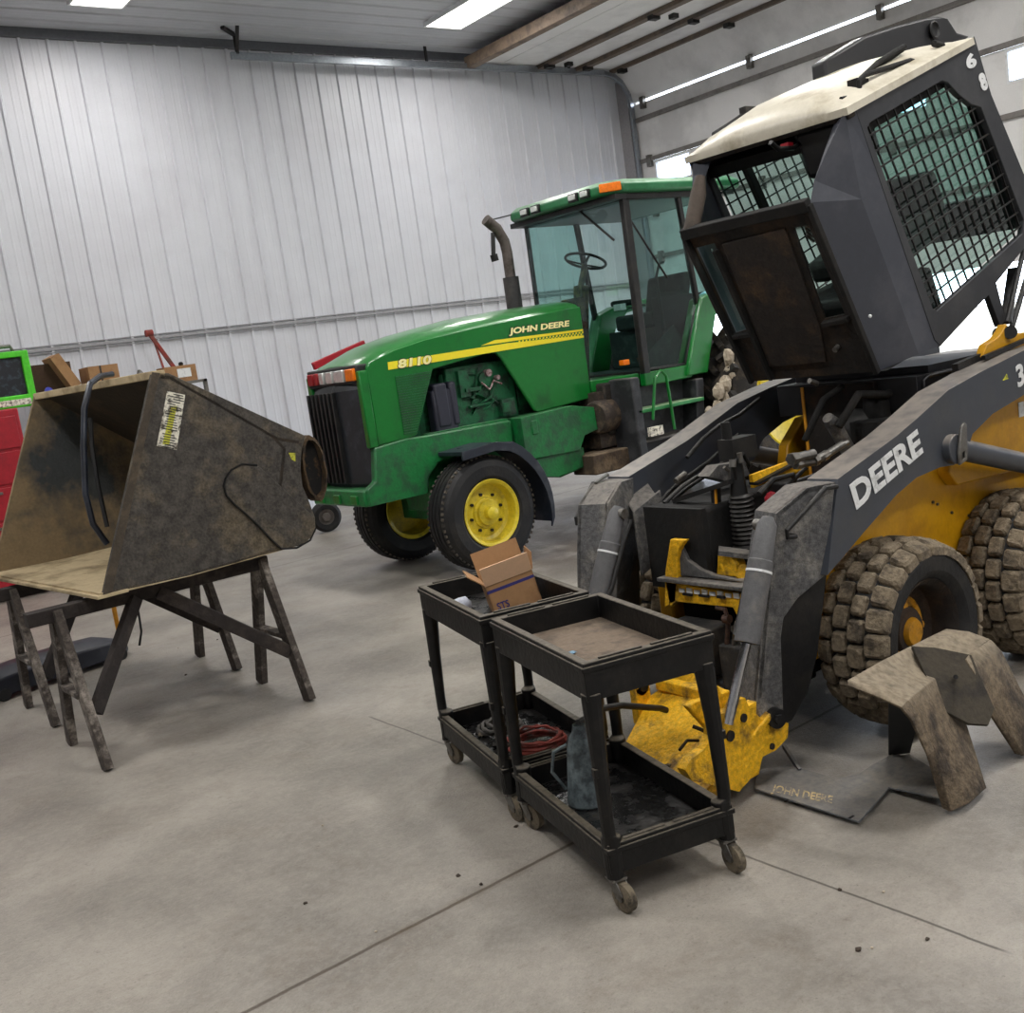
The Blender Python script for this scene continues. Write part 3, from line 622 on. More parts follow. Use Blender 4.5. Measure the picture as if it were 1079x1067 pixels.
# wheels ----------------------------------------------------------------
def front_wheel(yo, sgn):
    """yo outer face, sgn +1 when the tyre extends to +Y from it"""
    c = V((4.96, yo, .47)); w_ = .30
    prof = [(.26, .03), (.30, .0), (.38, -.004), (.425, .015), (.452, .045), (.468, .065), (.455, .068), (.455, .082), (.47, .085), (.472, .118), (.457, .12), (.457, .134), (.473, .137), (.473, .163), (.457, .166), (.457, .18), (.472, .182), (.47, .215), (.455, .218), (.455, .232), (.468, .235), (.452, .255), (.425, .285), (.38, .304), (.30, .30), (.26, .27)]
    tw = MB().lathe([(r, h*sgn) for r, h in prof], c, (0, 1, 0), 64, closed=True).build('tyre', M['rub'], tr, smooth=25)
    tm = MB()
    for row_ in (.052, .248):
        for k in range(64):
            t = 2*PI*k/64; e = V((math.cos(t), 0, math.sin(t))); tt = V((-math.sin(t), 0, math.cos(t)))
            tm.obox(c+V((0, sgn*(row_-.012), 0))+e*.452, tt*.022, V((0, sgn*.024, 0)), e*.014)
    tm.build('tread', M['rubdusty'], tw, smooth=0)['kind'] = 'stuff'
    f = -1 if sgn > 0 else 1   # dish faces outwards
    rim = [(.262, .028), (.275, .012), (.268, .006), (.245, .02), (.235, .05), (.228, .10), (.20, .115), (.13, .10), (.125, .085), (.105, .08), (.10, .055), (.055, .05), (.05, .0), (.035, -.01), (0, -.012)]
    rm = MB().lathe([(r, h*sgn) for r, h in rim], c, (0, 1, 0), 48).lathe([(r, h*sgn) for r, h in [(.262, .27), (.275, .288), (.268, .294), (.24, .28), (.228, .2), (.215, .125), (0, .125)]], c, (0, 1, 0), 48).build('rim', M['yel'], tr, smooth=35)
    nb = MB()
    for k in range(8):
        t = 2*PI*k/8+.2; nb.cyl(c+V((math.cos(t)*.155, sgn*.108, math.sin(t)*.155)), c+V((math.cos(t)*.155, sgn*.085, math.sin(t)*.155)), .013, n=6)
    nb.build('wheel_nut', M['blackm'], rm, smooth=0)
front_wheel(6.93, 1)
front_wheel(mirY(6.93), -1)
def rear_wheel(yo, sgn):
    c = V((8.62, yo, .92)); R = .92
    prof = [(.52, .04), (.56, .0), (.70, -.02), (.82, .0), (.865, .03), (.875, .22), (.865, .41), (.82, .44), (.70, .46), (.56, .44), (.52, .40)]
    tw = MB().lathe([(r, h*sgn) for r, h in prof], c, (0, 1, 0), 56, closed=True).build('tyre', M['mudtyre'], tr, smooth=30)
    lm = MB()
    for k in range(44):
        t = 2*PI*k/44; dt = 2*PI/20
        h0, h1 = ((.0, .23) if k % 2 else (.44, .21)); ta, tb = t, t+.22
        pa = c+V((math.cos(ta)*.865, sgn*h0, math.sin(ta)*.865)); pb = c+V((math.cos(tb)*.872, sgn*h1, math.sin(tb)*.872)); e = V((math.cos((ta+tb)/2), 0, math.sin((ta+tb)/2)))
        lm.bar(pa+e*.02, pb+e*.02, .055, .075, up=e)
    lm.build('tread', M['mudtyre'], tw, smooth=0)['kind'] = 'stuff'
    MB().lathe([(r, h*sgn) for r, h in [(.53, .04), (.55, .02), (.53, .01), (.50, .04), (.48, .12), (.46, .20), (.30, .24), (.28, .20), (.15, .18), (.14, .08), (0, .07)]], c, (0, 1, 0), 56).build('rim', M['yel'], tr, smooth=35)
    return tw
rw = rear_wheel(6.72, 1); rear_wheel(mirY(6.72), -1)
# dried mud on the near rear tyre's lugs
mb = MB(); rnd = random.Random(2)
for (px, py, r_) in ((768, 376, .07), (771, 392, .085), (778, 408, .10), (764, 404, .07), (757, 412, .07), (768, 424, .10), (785, 420, .09), (757, 430, .07), (748, 434, .05)):
    mb.sphere(aY(px, py, 6.80), r_, 10, (1, .7, 1.15), .22)
mb.build('mud_clods', M['mudclod'], rw, smooth=0)
# black fender over the near (and far) front wheel
for sg in (1, -1):
    y0 = 6.90 if sg > 0 else mirY(6.90); y1 = y0+sg*.34; arc = []
    for z_, x_ in ((1.005, 4.72), (1.03, 5.05), (1.0, 5.20)): arc.append((x_, z_))
    for k in range(9): a = math.radians(62-k*9.2); arc.append((4.93+.64*math.cos(a), .44+.64*math.sin(a)))
    inn = [(x-.03*(1 if i > 2 else 0), z-.03) for i, (x, z) in enumerate(arc)]
    mb = MB().pxz(arc+inn[::-1], min(y0, y1), max(y0, y1))
    lip = arc+[(x-.04*(1 if i > 2 else 0), z-.07) for i, (x, z) in enumerate(arc)][::-1]
    mb.pxz(lip, y0-.008, y0+.012)
    mb.bar((4.85, y0+sg*.2, 1.0), (5.0, TS+.1 if sg > 0 else mirY(TS+.1), .9), .05, .04)
    mb.build('front_fender', M['navyfender'], tr, bevel=.012)
# cab --------------------------------------------------------------------
CN, CF, CXf, CXr = 6.95, mirY(6.95), 6.88, 8.25
mb = MB(); rows = []
for z, g in ((2.93, -.02), (2.95, .0), (3.01, .0), (3.055, -.05), (3.075, -.16)):
    x0, x1, y0, y1 = 6.66-g, 8.35+g, CN-.06-g, CF+.06+g; ch = .16
    rows.append([V(p) for p in ((x0, y0+ch, z), (x0+ch, y0, z), (x1, y0, z), (x1, y1, z), (x0+ch, y1, z), (x0, y1-ch, z))])
rf = mb.loft(rows).build('cab_roof', mat('roof_green', (34, 104, 62), .35, c2=(60, 122, 84), amt=.4, scale=2, dust=(150, 180, 155), damt=.8), tr, bevel=.012)
MB().box(6.74, 8.3, CN-.02, CF+.02, 2.885, 2.93).build('headliner', M['blackm'], tr)
d = V((.16, -.16, 0)); o = V((6.66, CN-.06+.16, 2.955)); nrm = V((-1, -1, 0)).normalized()
MB().obox(o+d*.05, d*.85, nrm*.02, V((0, 0, .075))).build('marker_lamp', M['orange'], rf, bevel=.008)
for ya in (7.16, 7.32, 7.86, 8.02):
    MB().box(6.635, 6.665, ya-.01, ya+.11, 2.945, 3.02).build('lamp_frame', M['black'], rf, bevel=.004)
    MB().box(6.622, 6.64, ya+.005, ya+.095, 2.96, 3.01).build('work_lamp', M['lens'], rf, bevel=.006)
cf = MB()
def post(x, y, z0, z1, w1=.055, w2=.055): cf.bar((x, y, z0), (x, y, z1), w1, w2)
post(CXf, CN+.02, 1.34, 2.93, .06, .08); post(CXf+.02, CF-.03, 1.34, 2.93, .04, .04)
cf.bar((7.66, CN+.02, 1.9), (7.56, CN+.02, 2.93), .05, .05); cf.bar((7.66, CF-.02, 1.9), (7.56, CF-.02, 2.93), .05, .05)
post(8.2, CN+.1, 1.6, 2.93); post(8.2, CF-.1, 1.6, 2.93)
cf.bar((CXf, CN, 2.90), (8.2, CN, 2.90), .05, .05).bar((CXf, CN, 2.905), (CXf, CF, 2.905), .05, .05)
cf.bar((7.40, CN+.02, 1.37), (7.66, CN+.02, 1.9), .04, .04).bar((CXf, CN+.02, 1.38), (7.40, CN+.02, 1.37), .03, .03)
cf.bar((6.93, CN+.02, 2.7), (7.30, CN+.01, 2.16), .02, .02)
cf.build('cab_frame', M['blackm'], tr, bevel=.01)
MB().pyz([(CN+.04, 1.38), (CF-.04, 1.38), (CF-.04, 2.90), (CN+.04, 2.90)], CXf-.006, CXf+.0).build('windscreen', M['glass'], tr, smooth=0)
MB().pxz([(6.92, 1.39), (7.42, 1.39), (7.66, 1.92), (7.56, 2.88), (6.92, 2.88)], CN+.012, CN+.018).build('door_glass', M['glass'], tr, smooth=0)
MB().pxz([(6.92, 1.39), (7.42, 1.39), (7.66, 1.92), (7.56, 2.88), (6.92, 2.88)], CF-.018, CF-.012).build('door_glass', M['glass'], tr, smooth=0)
MB().pxz([(7.70, 1.95), (8.18, 1.95), (8.18, 2.88), (7.60, 2.88)], CN+.03, CN+.036).build('side_glass', M['glass'], tr, smooth=0)
MB().pyz([(CN+.1, 1.9), (CF-.1, 1.9), (CF-.1, 2.9), (CN+.1, 2.9)], 8.22, 8.226).build('rear_glass', M['glass'], tr, smooth=0)
# sill, floor, lower cab
MB().box(6.45, 6.86, CN+.28, CF-.28, 1.25, 1.36).box(6.84, 7.45, CN-.01, CN+.06, 1.24, 1.36).obox((6.45, TS+.02, 1.25), (.41, -.24, 0), (0, .06, 0), (0, 0, .11)).box(6.84, 7.45, CF-.06, CF+.01, 1.24, 1.36).build('cab_sill', M['green'], tr, bevel=.01)
MB().box(6.86, 8.2, CN+.03, CF-.03, 1.28, 1.38).build('cab_floor', M['blackm'], tr)
MB().pxz([(6.90, 1.385), (7.40, 1.385), (7.5, 1.6), (7.4, 1.75), (6.98, 1.50)], CN+.1, CN+.12).box(7.55, 8.15, 7.3, 8.1, 1.38, 1.75).build('side_console', M['seat'], tr, bevel=.01)
MB().box(7.50, 8.0, 7.42, 7.94, 1.75, 1.90).obox((7.92, 7.42, 1.88), (.12, 0, .0), (0, .52, 0), (.10, 0, .36)).box(7.55, 7.95, 7.32, 7.40, 2.0, 2.06).box(7.55, 7.95, 7.96, 8.04, 2.0, 2.06).build('operator_seat', M['seat'], tr, bevel=.04, seg=3)
MB().box(7.5, 8.15, 7.30, 7.40, 1.38, 2.02).tube([(7.45, 7.22, 1.7), (7.40, 7.20, 2.2), (7.44, 7.18, 2.32), (7.52, 7.2, 2.33)], .014).build('control_console', M['black'], tr, bevel=.02)
swc = aX(617, 275, 7.22); ax = V((.40, 0, .92)).normalized(); e1 = V((0, 1, 0)); e2 = ax.cross(e1)
mb = MB().tube([swc+(e1*math.cos(t)+e2*math.sin(t))*.20 for t in [2*PI*k/32 for k in range(33)]], .014, 8)
for k in range(3): t = 2*PI*k/3+.5; mb.bar(swc-ax*.04, swc+(e1*math.cos(t)+e2*math.sin(t))*.19, .02, .015)
mb.build('steering_wheel', M['black'], tr)
mb = MB().bar(swc-ax*.03, swc-ax*.30, .05, .05).bar(swc-ax*.25, V((6.98, swc.y, 1.4)), .12, .10).box(6.93, 7.05, swc.y-.11, swc.y+.11, 1.85, 2.13)
mb.build('steering_column', mat('column_olive', (46, 48, 40), .6, c2=(92, 90, 50), amt=.35, scale=14), tr, bevel=.01)
MB().box(6.92, 6.99, 7.22, 7.32, 1.94, 2.0).build('cab_monitor', M['lens'], tr, bevel=.006)
MB().tube([aX(594, 208, 6.86), aX(606, 218, 6.85), aX(647, 253, 6.85)], .011, 6).build('wiper', M['blackm'], tr)
MB().obox(aX(664, 384, 6.80), (0, .06, 0), (-.06, .02, 0), (0, 0, .05)).build('side_marker', M['orange'], tr, bevel=.006)
# rear fender (near and far)
for sg in (1, -1):
    y0 = 6.93 if sg > 0 else mirY(6.93)
    outer = [(7.36, 1.26), (7.42, 1.42), (7.50, 1.60), (7.66, 1.95), (7.9, 2.02), (8.4, 2.06), (9.1, 2.0), (9.1, 1.94), (8.4, 1.99), (8.02, 1.93), (7.84, 1.78), (7.73, 1.5), (7.64, 1.26)]
    mb = MB().pxz(outer, min(y0-.26*sg, y0+.10*sg) if False else min(y0-.02*sg, y0+.14*sg), max(y0-.02*sg, y0+.14*sg))
    mb.build('rear_fender', M['green'], tr, bevel=.015)
# steps and handrail
MB().pxz([(6.60, .62), (6.62, 1.24), (7.55, 1.24), (7.52, .62), (7.4, .52), (6.7, .52)], CN+.12, CN+.2).box(6.58, 6.68, CN-.1, CN+.2, .45, 1.34).obox((7.35, CN-.06, .5), (.10, 0, 0), (0, .25, 0), (.10, 0, .72)).box(6.66, 7.5, CN-.12, CN+.15, .50, .54).box(6.66, 7.5, CN-.1, CN+.15, .74, .77).build('step_housing', mat('step_grey', (34, 36, 40), .6, c2=(62, 63, 66), amt=.4, scale=5, dust=(110, 104, 96), damt=.5), tr, bevel=.015)
MB().box(6.62, 7.48, CN-.10, CN+.12, 1.015, 1.05).build('step_tread', mat('step_green', (44, 130, 70), .5, dust=(170, 180, 150), damt=.6), tr, bevel=.008)
MB().box(6.70, 6.86, CN-.14, CN-.1, .80, .88).build('step_reflector', M['decal'], tr)
a = aY(688, 442, CN-.12); b_ = aY(711, 452, CN-.12); t0 = aY(690, 398, CN-.12); t1 = aY(702, 396, CN-.12); t2 = aY(696, 390, CN-.12)
MB().tube([a, a.lerp(t0, .5), t0, t2, t1, t1.lerp(b_, .5), b_], .014, 8).build('handrail', M['green'], tr)
# exhaust stack on the far front corner of the hood
EY = 8.02
q = lambda x, y: aY(x, y, EY)
MB().cyl(q(538, 292)-V((0, 0, 0)), V((q(538, 292).x, EY, 1.75)), .075, n=24).build('muffler', mat('muffler_grey', (46, 44, 46), .6, c2=(64, 60, 58), amt=.4), tr)
px = q(531, 292).x; MB().tube([(q(538, 292).x, EY, q(538, 292).z-.05), (q(538, 292).x, EY, 2.62), (q(532, 258).x, EY, 2.72), (q(524, 244).x, EY, 2.84), (q(512, 234).x-.0, EY, 2.93)], [.05, .05, .05, .05, .05], 18).build('exhaust_pipe', mat('exhaust_steel', (96, 88, 84), .5, .4, c2=(66, 58, 54), amt=.4, scale=9), tr)
MB().cyl(q(519, 243)-V((0, 0, .02)), q(520, 268), .02).cyl(q(520, 268), q(522, 275), .035).build('rain_cap', M['blackm'], tr)
MB().cyl(q(516, 232), aX(540, 226, 6.7), .007, n=6).build('antenna', M['blackm'], tr)
# ================================================================ SKID STEER LOADER (faces -X)
SC_ = 3.085; YA = 2.45
sk = thing('skid_steer_loader', (4.2, SC_, 0), 'charcoal and yellow skid steer loader with its cab tilted up, muddy block tyres', 'skid steer loader')
def mir(p): return V((p[0], 2*SC_-p[1], p[2]))
def mirror(mb):
    o = MB(); o.v = [mir(p) for p in mb.v]; o.f = [tuple(reversed(f)) for f in mb.f]; o.m = list(mb.m); return o
def yz(lst, Y): return [xz(x, y, Y) for x, y in lst]
# --- lift arms
up = yz([(883, 504.5), (945, 459), (966, 441), (999, 411), (1033, 392), (1079, 369)], YA)+[(5.9, 1.46), (6.0, 1.42), (6.0, 1.25)]+yz([(1079, 416), (1046, 436), (1025, 457), (1017, 482), (1005, 490), (991, 492), (966, 503), (945, 521), (911, 560), (890, 585), (872, 606)], YA)
pc = aY(880, 508, YA); bd = V((-.53, .17, 0)).normalized(); bn = V((bd.y, -bd.x, 0))   # bent front part of the arm
if bn.y < 0: bn = -bn
def onb(x, y, off=0.):
    p = aP(x, y, pc+bn*off, bn); return ((p-pc).dot(bd), p.z-pc.z)
lowp = [(880, 508), (850, 514), (818, 541), (809, 600), (802, 680), (797, 742), (800, 760), (814, 768), (826, 760), (824, 700), (823, 672), (826, 651), (841, 630), (871, 605)]
lowpoly = [onb(*p) for p in lowp]
inpoly = [onb(*p, .08) for p in [(858, 560), (868, 606), (864, 640), (858, 690), (848, 729), (832, 757), (815, 766), (806, 750), (812, 650), (820, 600)]]
def sh(mb):
    mb.v = [p+V((.06, -.31, 0)) for p in mb.v]; return mb
def arm(flip):
    f = mirror if flip else (lambda m: m)
    a = f(MB().pxz(up, YA, YA+.14)).build('lift_arm', M['char'], sk, bevel=.006)
    f(MB().plate(lowpoly, o=pc, e1=bd, e2=(0, 0, 1), n=bn, t0=0., t1=.022)).build('arm_face', M['chardusty'], a, bevel=.004)
    f(MB().plate(inpoly, o=pc, e1=bd, e2=(0, 0, 1), n=bn, t0=.06, t1=.15)).build('arm_core', M['blackm'], a, bevel=.004)
    f(MB().plate([(x*.96, z) for x, z in lowpoly[:8]]+[lowpoly[-1]], o=pc, e1=bd, e2=(0, 0, 1), n=bn, t0=.12, t1=.15)).build('arm_inner_plate', M['chardusty'], a, bevel=.004)
    # closed front edge between the two plates
    q = [pc+bd*x+V((0, 0, z)) for x, z in lowpoly]
    mb = MB()
    for i in (0, 1, 2, 3, 4): mb.obox(q[i], q[i+1]-q[i], bn*.14, bd*-.02 if i > 1 else V((0, 0, -.02)))
    f(mb).build('arm_front_plate', M['chardusty'], a)
    h = [pc+bd*x+V((0, 0, z))-bn*.03 for x, z in (onb(876, 512), onb(865, 513), onb(824, 558), onb(825, 565), onb(833, 564))]
    f(MB().tube([h[0]+bn*.03]+h[0:4]+[h[4], h[4]+bn*.03], .010, 10)).build('grab_handle', M['black'], a)
    tip = pc+bd*onb(815, 755)[0]+V((0, 0, onb(815, 755)[1]))
    f(MB().cyl(tip-bn*.03, tip+bn*.17, .038, n=24).cyl(tip-bn*.045, tip-bn*.03, .02, n=6)).build('pivot_pin', M['blackm'], a)
    pn = aY(1001, 473, YA)
    f(MB().cyl(pn+V((0, .02, 0)), pn-V((0, .035, 0)), .062, n=28)).build('cylinder_boss', M['char'], a, bevel=.004)
    b0 = pn-V((-.02, .05, 0))
    f(MB().plate([(-.032, -.06), (.028, -.06), (.034, .0), (.030, .09), (.012, .105), (-.012, .09), (-.036, .0)], o=b0, e1=(.97, 0, .2), e2=(.1, 0, .99), n=(0, 1, 0), t1=.012, holes=[[(-.012, -.045), (.012, -.045), (.012, -.015), (-.012, -.015)]])).build('pin_retainer', M['steel'], a, bevel=.003)
    f(MB().cyl(pn+V((.05, .03, -.0)), V((5.75, YA+.07, .62)), .047, n=24).cyl(pn+V((.0, .02, .0)), pn+V((.10, .03, -.012)), .055, n=20)).build('lift_cylinder', M['char'], a)
    # tilt cylinder
    YC = 2.505
    c0 = aY(808, 553, YC); c1 = aY(787, 677, YC-.01); e = aY(767, 762, YC+.03)
    g = (lambda m: sh(mirror(m))) if flip else (lambda m: m)
    cyl_ = g(MB().tube([c0+(c0-c1).normalized()*.03, c0, c0.lerp(c1, .3), c0.lerp(c1, .31), c1], [.02, .036, .042, .046, .046], 24)).build('tilt_cylinder', mat('cylinder_grey', (88, 88, 90), .6, c2=(110, 106, 102), amt=.3, scale=10, bump=.3), a)
    g(MB().cyl(c0.lerp(c1, .39), c0.lerp(c1, .41), .0475, n=24)).build('cylinder_band', M['white'], cyl_)
    g(MB().cyl(c1, e, .019, n=16)).build('piston_rod', M['chrome'], cyl_)
    hv = (e-c0).normalized()
    g(MB().cyl(c0+V((0, -.01, 0)), c0+V((0, .05, 0)), .022, n=16)).build('cylinder_pin', M['steel'], cyl_)
    g(MB().tube([c0+V((.02, .06, -.03)), c0.lerp(c1, .3)+V((.02, .06, .0)), c0.lerp(c1, .75)+V((.01, .06, 0)), c1+V((.0, .05, .02))], .010, 8)).build('cylinder_hose', M['black'], cyl_)
    return a
arm1 = arm(False); arm2 = arm(True)
g1, g2, g3, g4 = aY(652, 514, 3.66), aY(675, 497, 3.66), aY(696, 516, 3.50), aY(668, 539, 3.50)
MB().obox(g1, g2-g1, (g4-g1), V((-.004, 0, -.012))).obox(g4, g3-g4, V((0, 0, -.30)), V((0, .012, 0))).build('arm_gusset', M['chardusty'], arm2, bevel=.004)
MB().tube([aY(640, 500, 3.69), aY(628, 508, 3.66), aY(640, 552, 3.66), aY(645, 560, 3.66), aY(656, 562, 3.68)], .010, 8).build('grab_handle', M['steel'], arm2)
o = aY(902.5, 537, YA-.003); text('DEERE', 'lettering', o, aY(973, 476.5, YA-.003)-o, aY(895, 511, YA-.003)-o, M['white'], arm1, bold=.035, depth=.002)
o = aY(1073, 409, YA-.003); text('3', 'model_number', o, V((.062, 0, .012)), V((-.012, 0, .10)), M['white'], arm1, bold=.03, depth=.002)
MB().pxz([(aY(1056, 401, YA).x, aY(1056, 401, YA).z), (aY(1062, 399, YA).x, aY(1062, 399, YA).z), (aY(1060, 394, YA).x, aY(1060, 394, YA).z)], YA-.004, YA-.002).build('arm_mark', M['decaly'], arm1, smooth=0)
MB().bar(V((4.45, YA+.14, 1.385)), V((5.2, YA+.14, 1.47)), .03, .03).bar(V((4.6, YA+.09, 1.405)), V((5.2, YA+.09, 1.465)), .02, .02).build('arm_rail', M['blackm'], arm1)
# --- tyres with block tread
def skid_wheel(x, sgn, yo):
    c = V((x, yo, .385)); R = .39; w_ = .30
    prof = [(.215, .05), (.232, .02), (.26, .0), (.31, -.004), (.335, .008), (.35, .03), (.358, .06), (.36, .15), (.358, .24), (.35, .27), (.335, .292), (.31, .304), (.235, .28), (.215, .25)]
    ty = MB().lathe([(r, h*sgn) for r, h in prof], c, (0, 1, 0), 56, closed=True).build('tyre', M['rub'], sk, smooth=30)
    mb = MB(); n = 23; rnd = random.Random(int(x*10))
    for row_, (h0, h1, off) in enumerate(((-.006, .074, 0), (.082, .147, .5), (.155, .218, 0), (.226, .306, .5))):
        for k in range(n):
            t = 2*PI*(k+off)/n; e = V((math.cos(t), 0, math.sin(t))); tt = V((-math.sin(t), 0, math.cos(t))); Y = V((0, sgn, 0))
            L = 2*PI*.37/n*.44; hm = (h0+h1)/2; hh = (h1-h0)/2; s_ = rnd.uniform(.9, 1.05); edge = row_ in (0, 3)
            rb = .340 if edge else .345; rt = .388 if not edge else .384; secs = []
            for rr, q in ((rb, 1.06), (rt-.012, 1.0), (rt, .78)):
                w2 = hh*q*s_; l2 = L*q*s_; cc = c+Y*hm+e*rr
                secs.append([cc+tt*(l2*a)+Y*(w2*b)+e*(-.02 if edge and ((row_ == 0 and b < -.5) or (row_ == 3 and b > .5)) else 0) for a, b in ((-1, -.72), (-.75, -1), (.75, -1), (1, -.72), (1, .72), (.75, 1), (-.75, 1), (-1, .72))])
            mb.loft(secs)
    tb = mb.build('tread', M['mudtread'], ty, smooth=0); tb['kind'] = 'stuff'
    rm = [(.218, .05), (.228, .035), (.222, .025), (.20, .05), (.19, .13), (.16, .16), (.15, .165), (.11, .165), (.10, .12), (.085, .105), (0, .10)]
    r_ = MB().lathe([(r, h*sgn) for r, h in rm], c, (0, 1, 0), 40).build('rim', mat('grimy_rim', (60, 44, 30), .8, c2=(36, 30, 26), amt=.5, scale=7, bump=.5), sk, smooth=35)
    mb = MB().lathe([(r, h*sgn) for r, h in [(.062, .15), (.060, .10), (.05, .085), (0, .082)]], c, (0, 1, 0), 28).lathe([(r, h*sgn) for r, h in [(.145, .165), (.145, .145), (.06, .135)]], c, (0, 1, 0), 32)
    for k in range(8): t = 2*PI*k/8; mb.cyl(c+V((.105*math.cos(t), sgn*.15, .105*math.sin(t))), c+V((.105*math.cos(t), sgn*.12, .105*math.sin(t))), .016, n=6)
    mb.build('hub', mat('hub_yellow', (200, 140, 16), .55, c2=(70, 50, 26), amt=.38, scale=12, bump=.4), r_, smooth=35)
for x in (3.75, 4.78):
    skid_wheel(x, 1, 2.36); skid_wheel(x, -1, 2*SC_-2.36)
# --- body
bodies = ([(3.36, .34), (3.36, .62), (3.45, .80), (3.6, .92), (3.9, 1.02), (4.3, 1.1), (4.5, 1.24), (5.95, 1.32), (6.02, .5), (5.4, .34)], [(3.36, .34), (3.36, .62), (3.45, .78), (3.6, .82), (4.3, .80), (5.12, .82), (5.16, 1.24), (5.95, 1.32), (6.02, .5), (5.4, .34)])
for f, body in zip((lambda m: m, mirror), bodies):
    s_ = f(MB().pxz(body, 2.668, 2.755)).build('body_side', M['ind'], sk, bevel=.012)
    f(MB().obox((3.55, 2.52, .80), (2.4, 0, .0), (0, .22, .0), (0, 0, .02)).obox((3.55, 2.52, .80), (2.4, 0, 0), (0, .0, -.06), (0, .012, 0)) if False else MB().pxz([(4.42, .86), (4.36, .93), (4.40, 1.06), (4.55, 1.18), (5.9, 1.27), (5.9, .80), (5.2, .82)], 2.605, 2.668)).build('side_cowl', M['ind'], s_, bevel=.02, seg=3)
mb = MB()
for px, py in ((984, 529), (989, 531), (1004, 540), (1022, 543)): p = aY(px, py, 2.66); mb.cyl((p.x, 2.660, p.z), (p.x, 2.69, p.z), .007, n=8)
mb.build('body_bolts', M['steel'], sk)
MB().box(3.42, 5.9, 2.76, 3.41, .24, .62).box(4.55, 5.95, 2.76, 3.0, .6, 1.2).box(5.16, 5.95, 2.9, 3.41, .6, 1.2).box(3.3, 3.5, 2.76, 3.41, .22, .42).build('chassis', M['deep'], sk, bevel=.01)
MB().box(5.2, 6.05, 2.60, 3.57, .45, 1.36).build('engine_bay', M['char'], sk, bevel=.03)
# loose decal patch on rear cowl
p = aY(1076, 428, 2.60); MB().box(p.x-.02, p.x+.03, 2.601, 2.6045, p.z-.05, p.z+.02).build('warning_decal', M['white'], sk, smooth=0)
# front cross member with curved notch, valve box and plumbing
fx = 3.20
def yzp(lst, X): return [(aX(x, y, X).y, aX(x, y, X).z) for x, y in lst]
MB().pyz(yzp([(701, 612), (788, 628), (786, 652), (776, 648), (772, 640), (712, 634), (706, 640)], fx), fx, fx+.03).pyz(yzp([(700, 640), (701, 600), (706, 568), (722, 569), (716, 577), (713, 590), (714, 604), (712, 634)], fx), fx, fx+.03).build('front_plate', M['coup'], sk, bevel=.004)
MB().pxy([(fx-.03, 2.80), (fx+.14, 2.80), (fx+.14, 3.30), (fx-.03, 3.30)], .668, .685).build('front_ledge', M['chardusty'], sk, bevel=.004)
MB().pyz(yzp([(713, 606), (712, 588), (716, 573), (724, 590), (738, 600), (752, 606), (780, 612)], fx+.02), fx+.02, fx+.045).build('notch_plate', M['chardusty'], sk, bevel=.003)
MB().pyz(yzp([(755, 606), (756, 583), (770, 585), (776, 595), (776, 608)], fx+.08), fx+.08, fx+.14).cyl(aX(783, 603, fx+.1), aX(783, 603, fx+.2), .035).build('pedal_bracket', M['coup'], sk, bevel=.006)
MB().box(fx-.10, fx+.06, 2.98, 3.24, .30, .50).box(fx-.06, fx+.06, 2.78, 2.96, .24, .44).build('valve_box', mat('dusty_dark_box', (44, 44, 44), .8, c2=(74, 70, 66), amt=.35, scale=8, bump=.4), sk, bevel=.008)
q = lambda x, y, X=fx-.04: aX(x, y, X)
MB().tube([q(755, 640), q(764, 642), q(767, 652), q(766, 680)], .010, 8).cyl(q(763, 652), q(769, 652), .018).build('hydraulic_fitting', mat('rusty_pipe', (92, 70, 62), .6, .4, c2=(60, 50, 46), amt=.4, scale=20), sk)
MB().tube([q(776, 655), q(774, 668), q(772, 690)], .008, 8).cyl(q(774, 660), q(774, 665), .015).build('hydraulic_fitting', M['steel'], sk)
for (x0, x1) in ((720, 729), (737, 747), (756, 764)):
    MB().bar(q(x0, 625.5+(x0-720)*.08, fx-.01), q(x1, 626+(x1-720)*.08, fx-.01), .012, .01).build('hinge_slot', M['blackm'], sk)
mb = MB(); a = q(718, 622, fx-.004); b_ = q(784, 629, fx-.004)
for k in range(9): p = a.lerp(b_, k/8); mb.box(fx-.006, fx, p.y-.018, p.y+.012, p.z-.008, p.z+.008+.006*(k % 2))
mb.build('worn_paint', M['white'], sk, smooth=0)
# boot, levers, hoses in the open cab well
yb = 3.0; b0, b1 = aY(789, 581, yb), aY(780, 520, yb); mb = MB(); n = 26; path = []; rad = []
for i in range(n+1):
    t = i/n; path.append(b0.lerp(b1, t)); rad.append((.058-.012*t)+(.006 if i % 2 else -.004))
mb.tube(path, rad, 22); mb.build('bellows_boot', M['black'], sk, smooth=20)
MB().tube([aY(779, 522, yb), aY(776, 490, yb), aY(768, 470, yb), aY(766, 445, yb)], [.038, .026, .018, .014], 12).box(*[v for pr in ((aY(764, 470, yb).x, aY(790, 470, yb).x), (yb-.04, yb+.04), (aY(770, 485, yb).z, aY(770, 462, yb).z)) for v in pr]).build('drive_lever', M['black'], sk)
MB().cyl(aY(766, 462, 2.95), aY(764, 445, 2.95), .020).tube([aY(775, 505, 2.94), aY(772, 488, 2.93), aY(783, 478, 2.93), aY(790, 490, 2.95)], .008).build('lever_linkage', M['deep'], sk)
MB().cyl(aY(772, 492, 2.92), aY(772, 484, 2.92), .014).cyl(aY(781, 487, 2.92), aY(779, 477, 2.92), .011).build('linkage_joint', M['steel'], sk)
MB().bar(aY(757, 580, 3.02), aY(806, 586, 2.88), .10, .02).build('step_shelf', M['chardusty'], sk)
MB().bar(aY(712, 527, 3.30), aY(771, 507, 3.0), .05, .02).bar(aY(757, 580, 3.1), aY(754, 512, 3.1), .03, .03).build('well_rail', M['blackm'], sk)
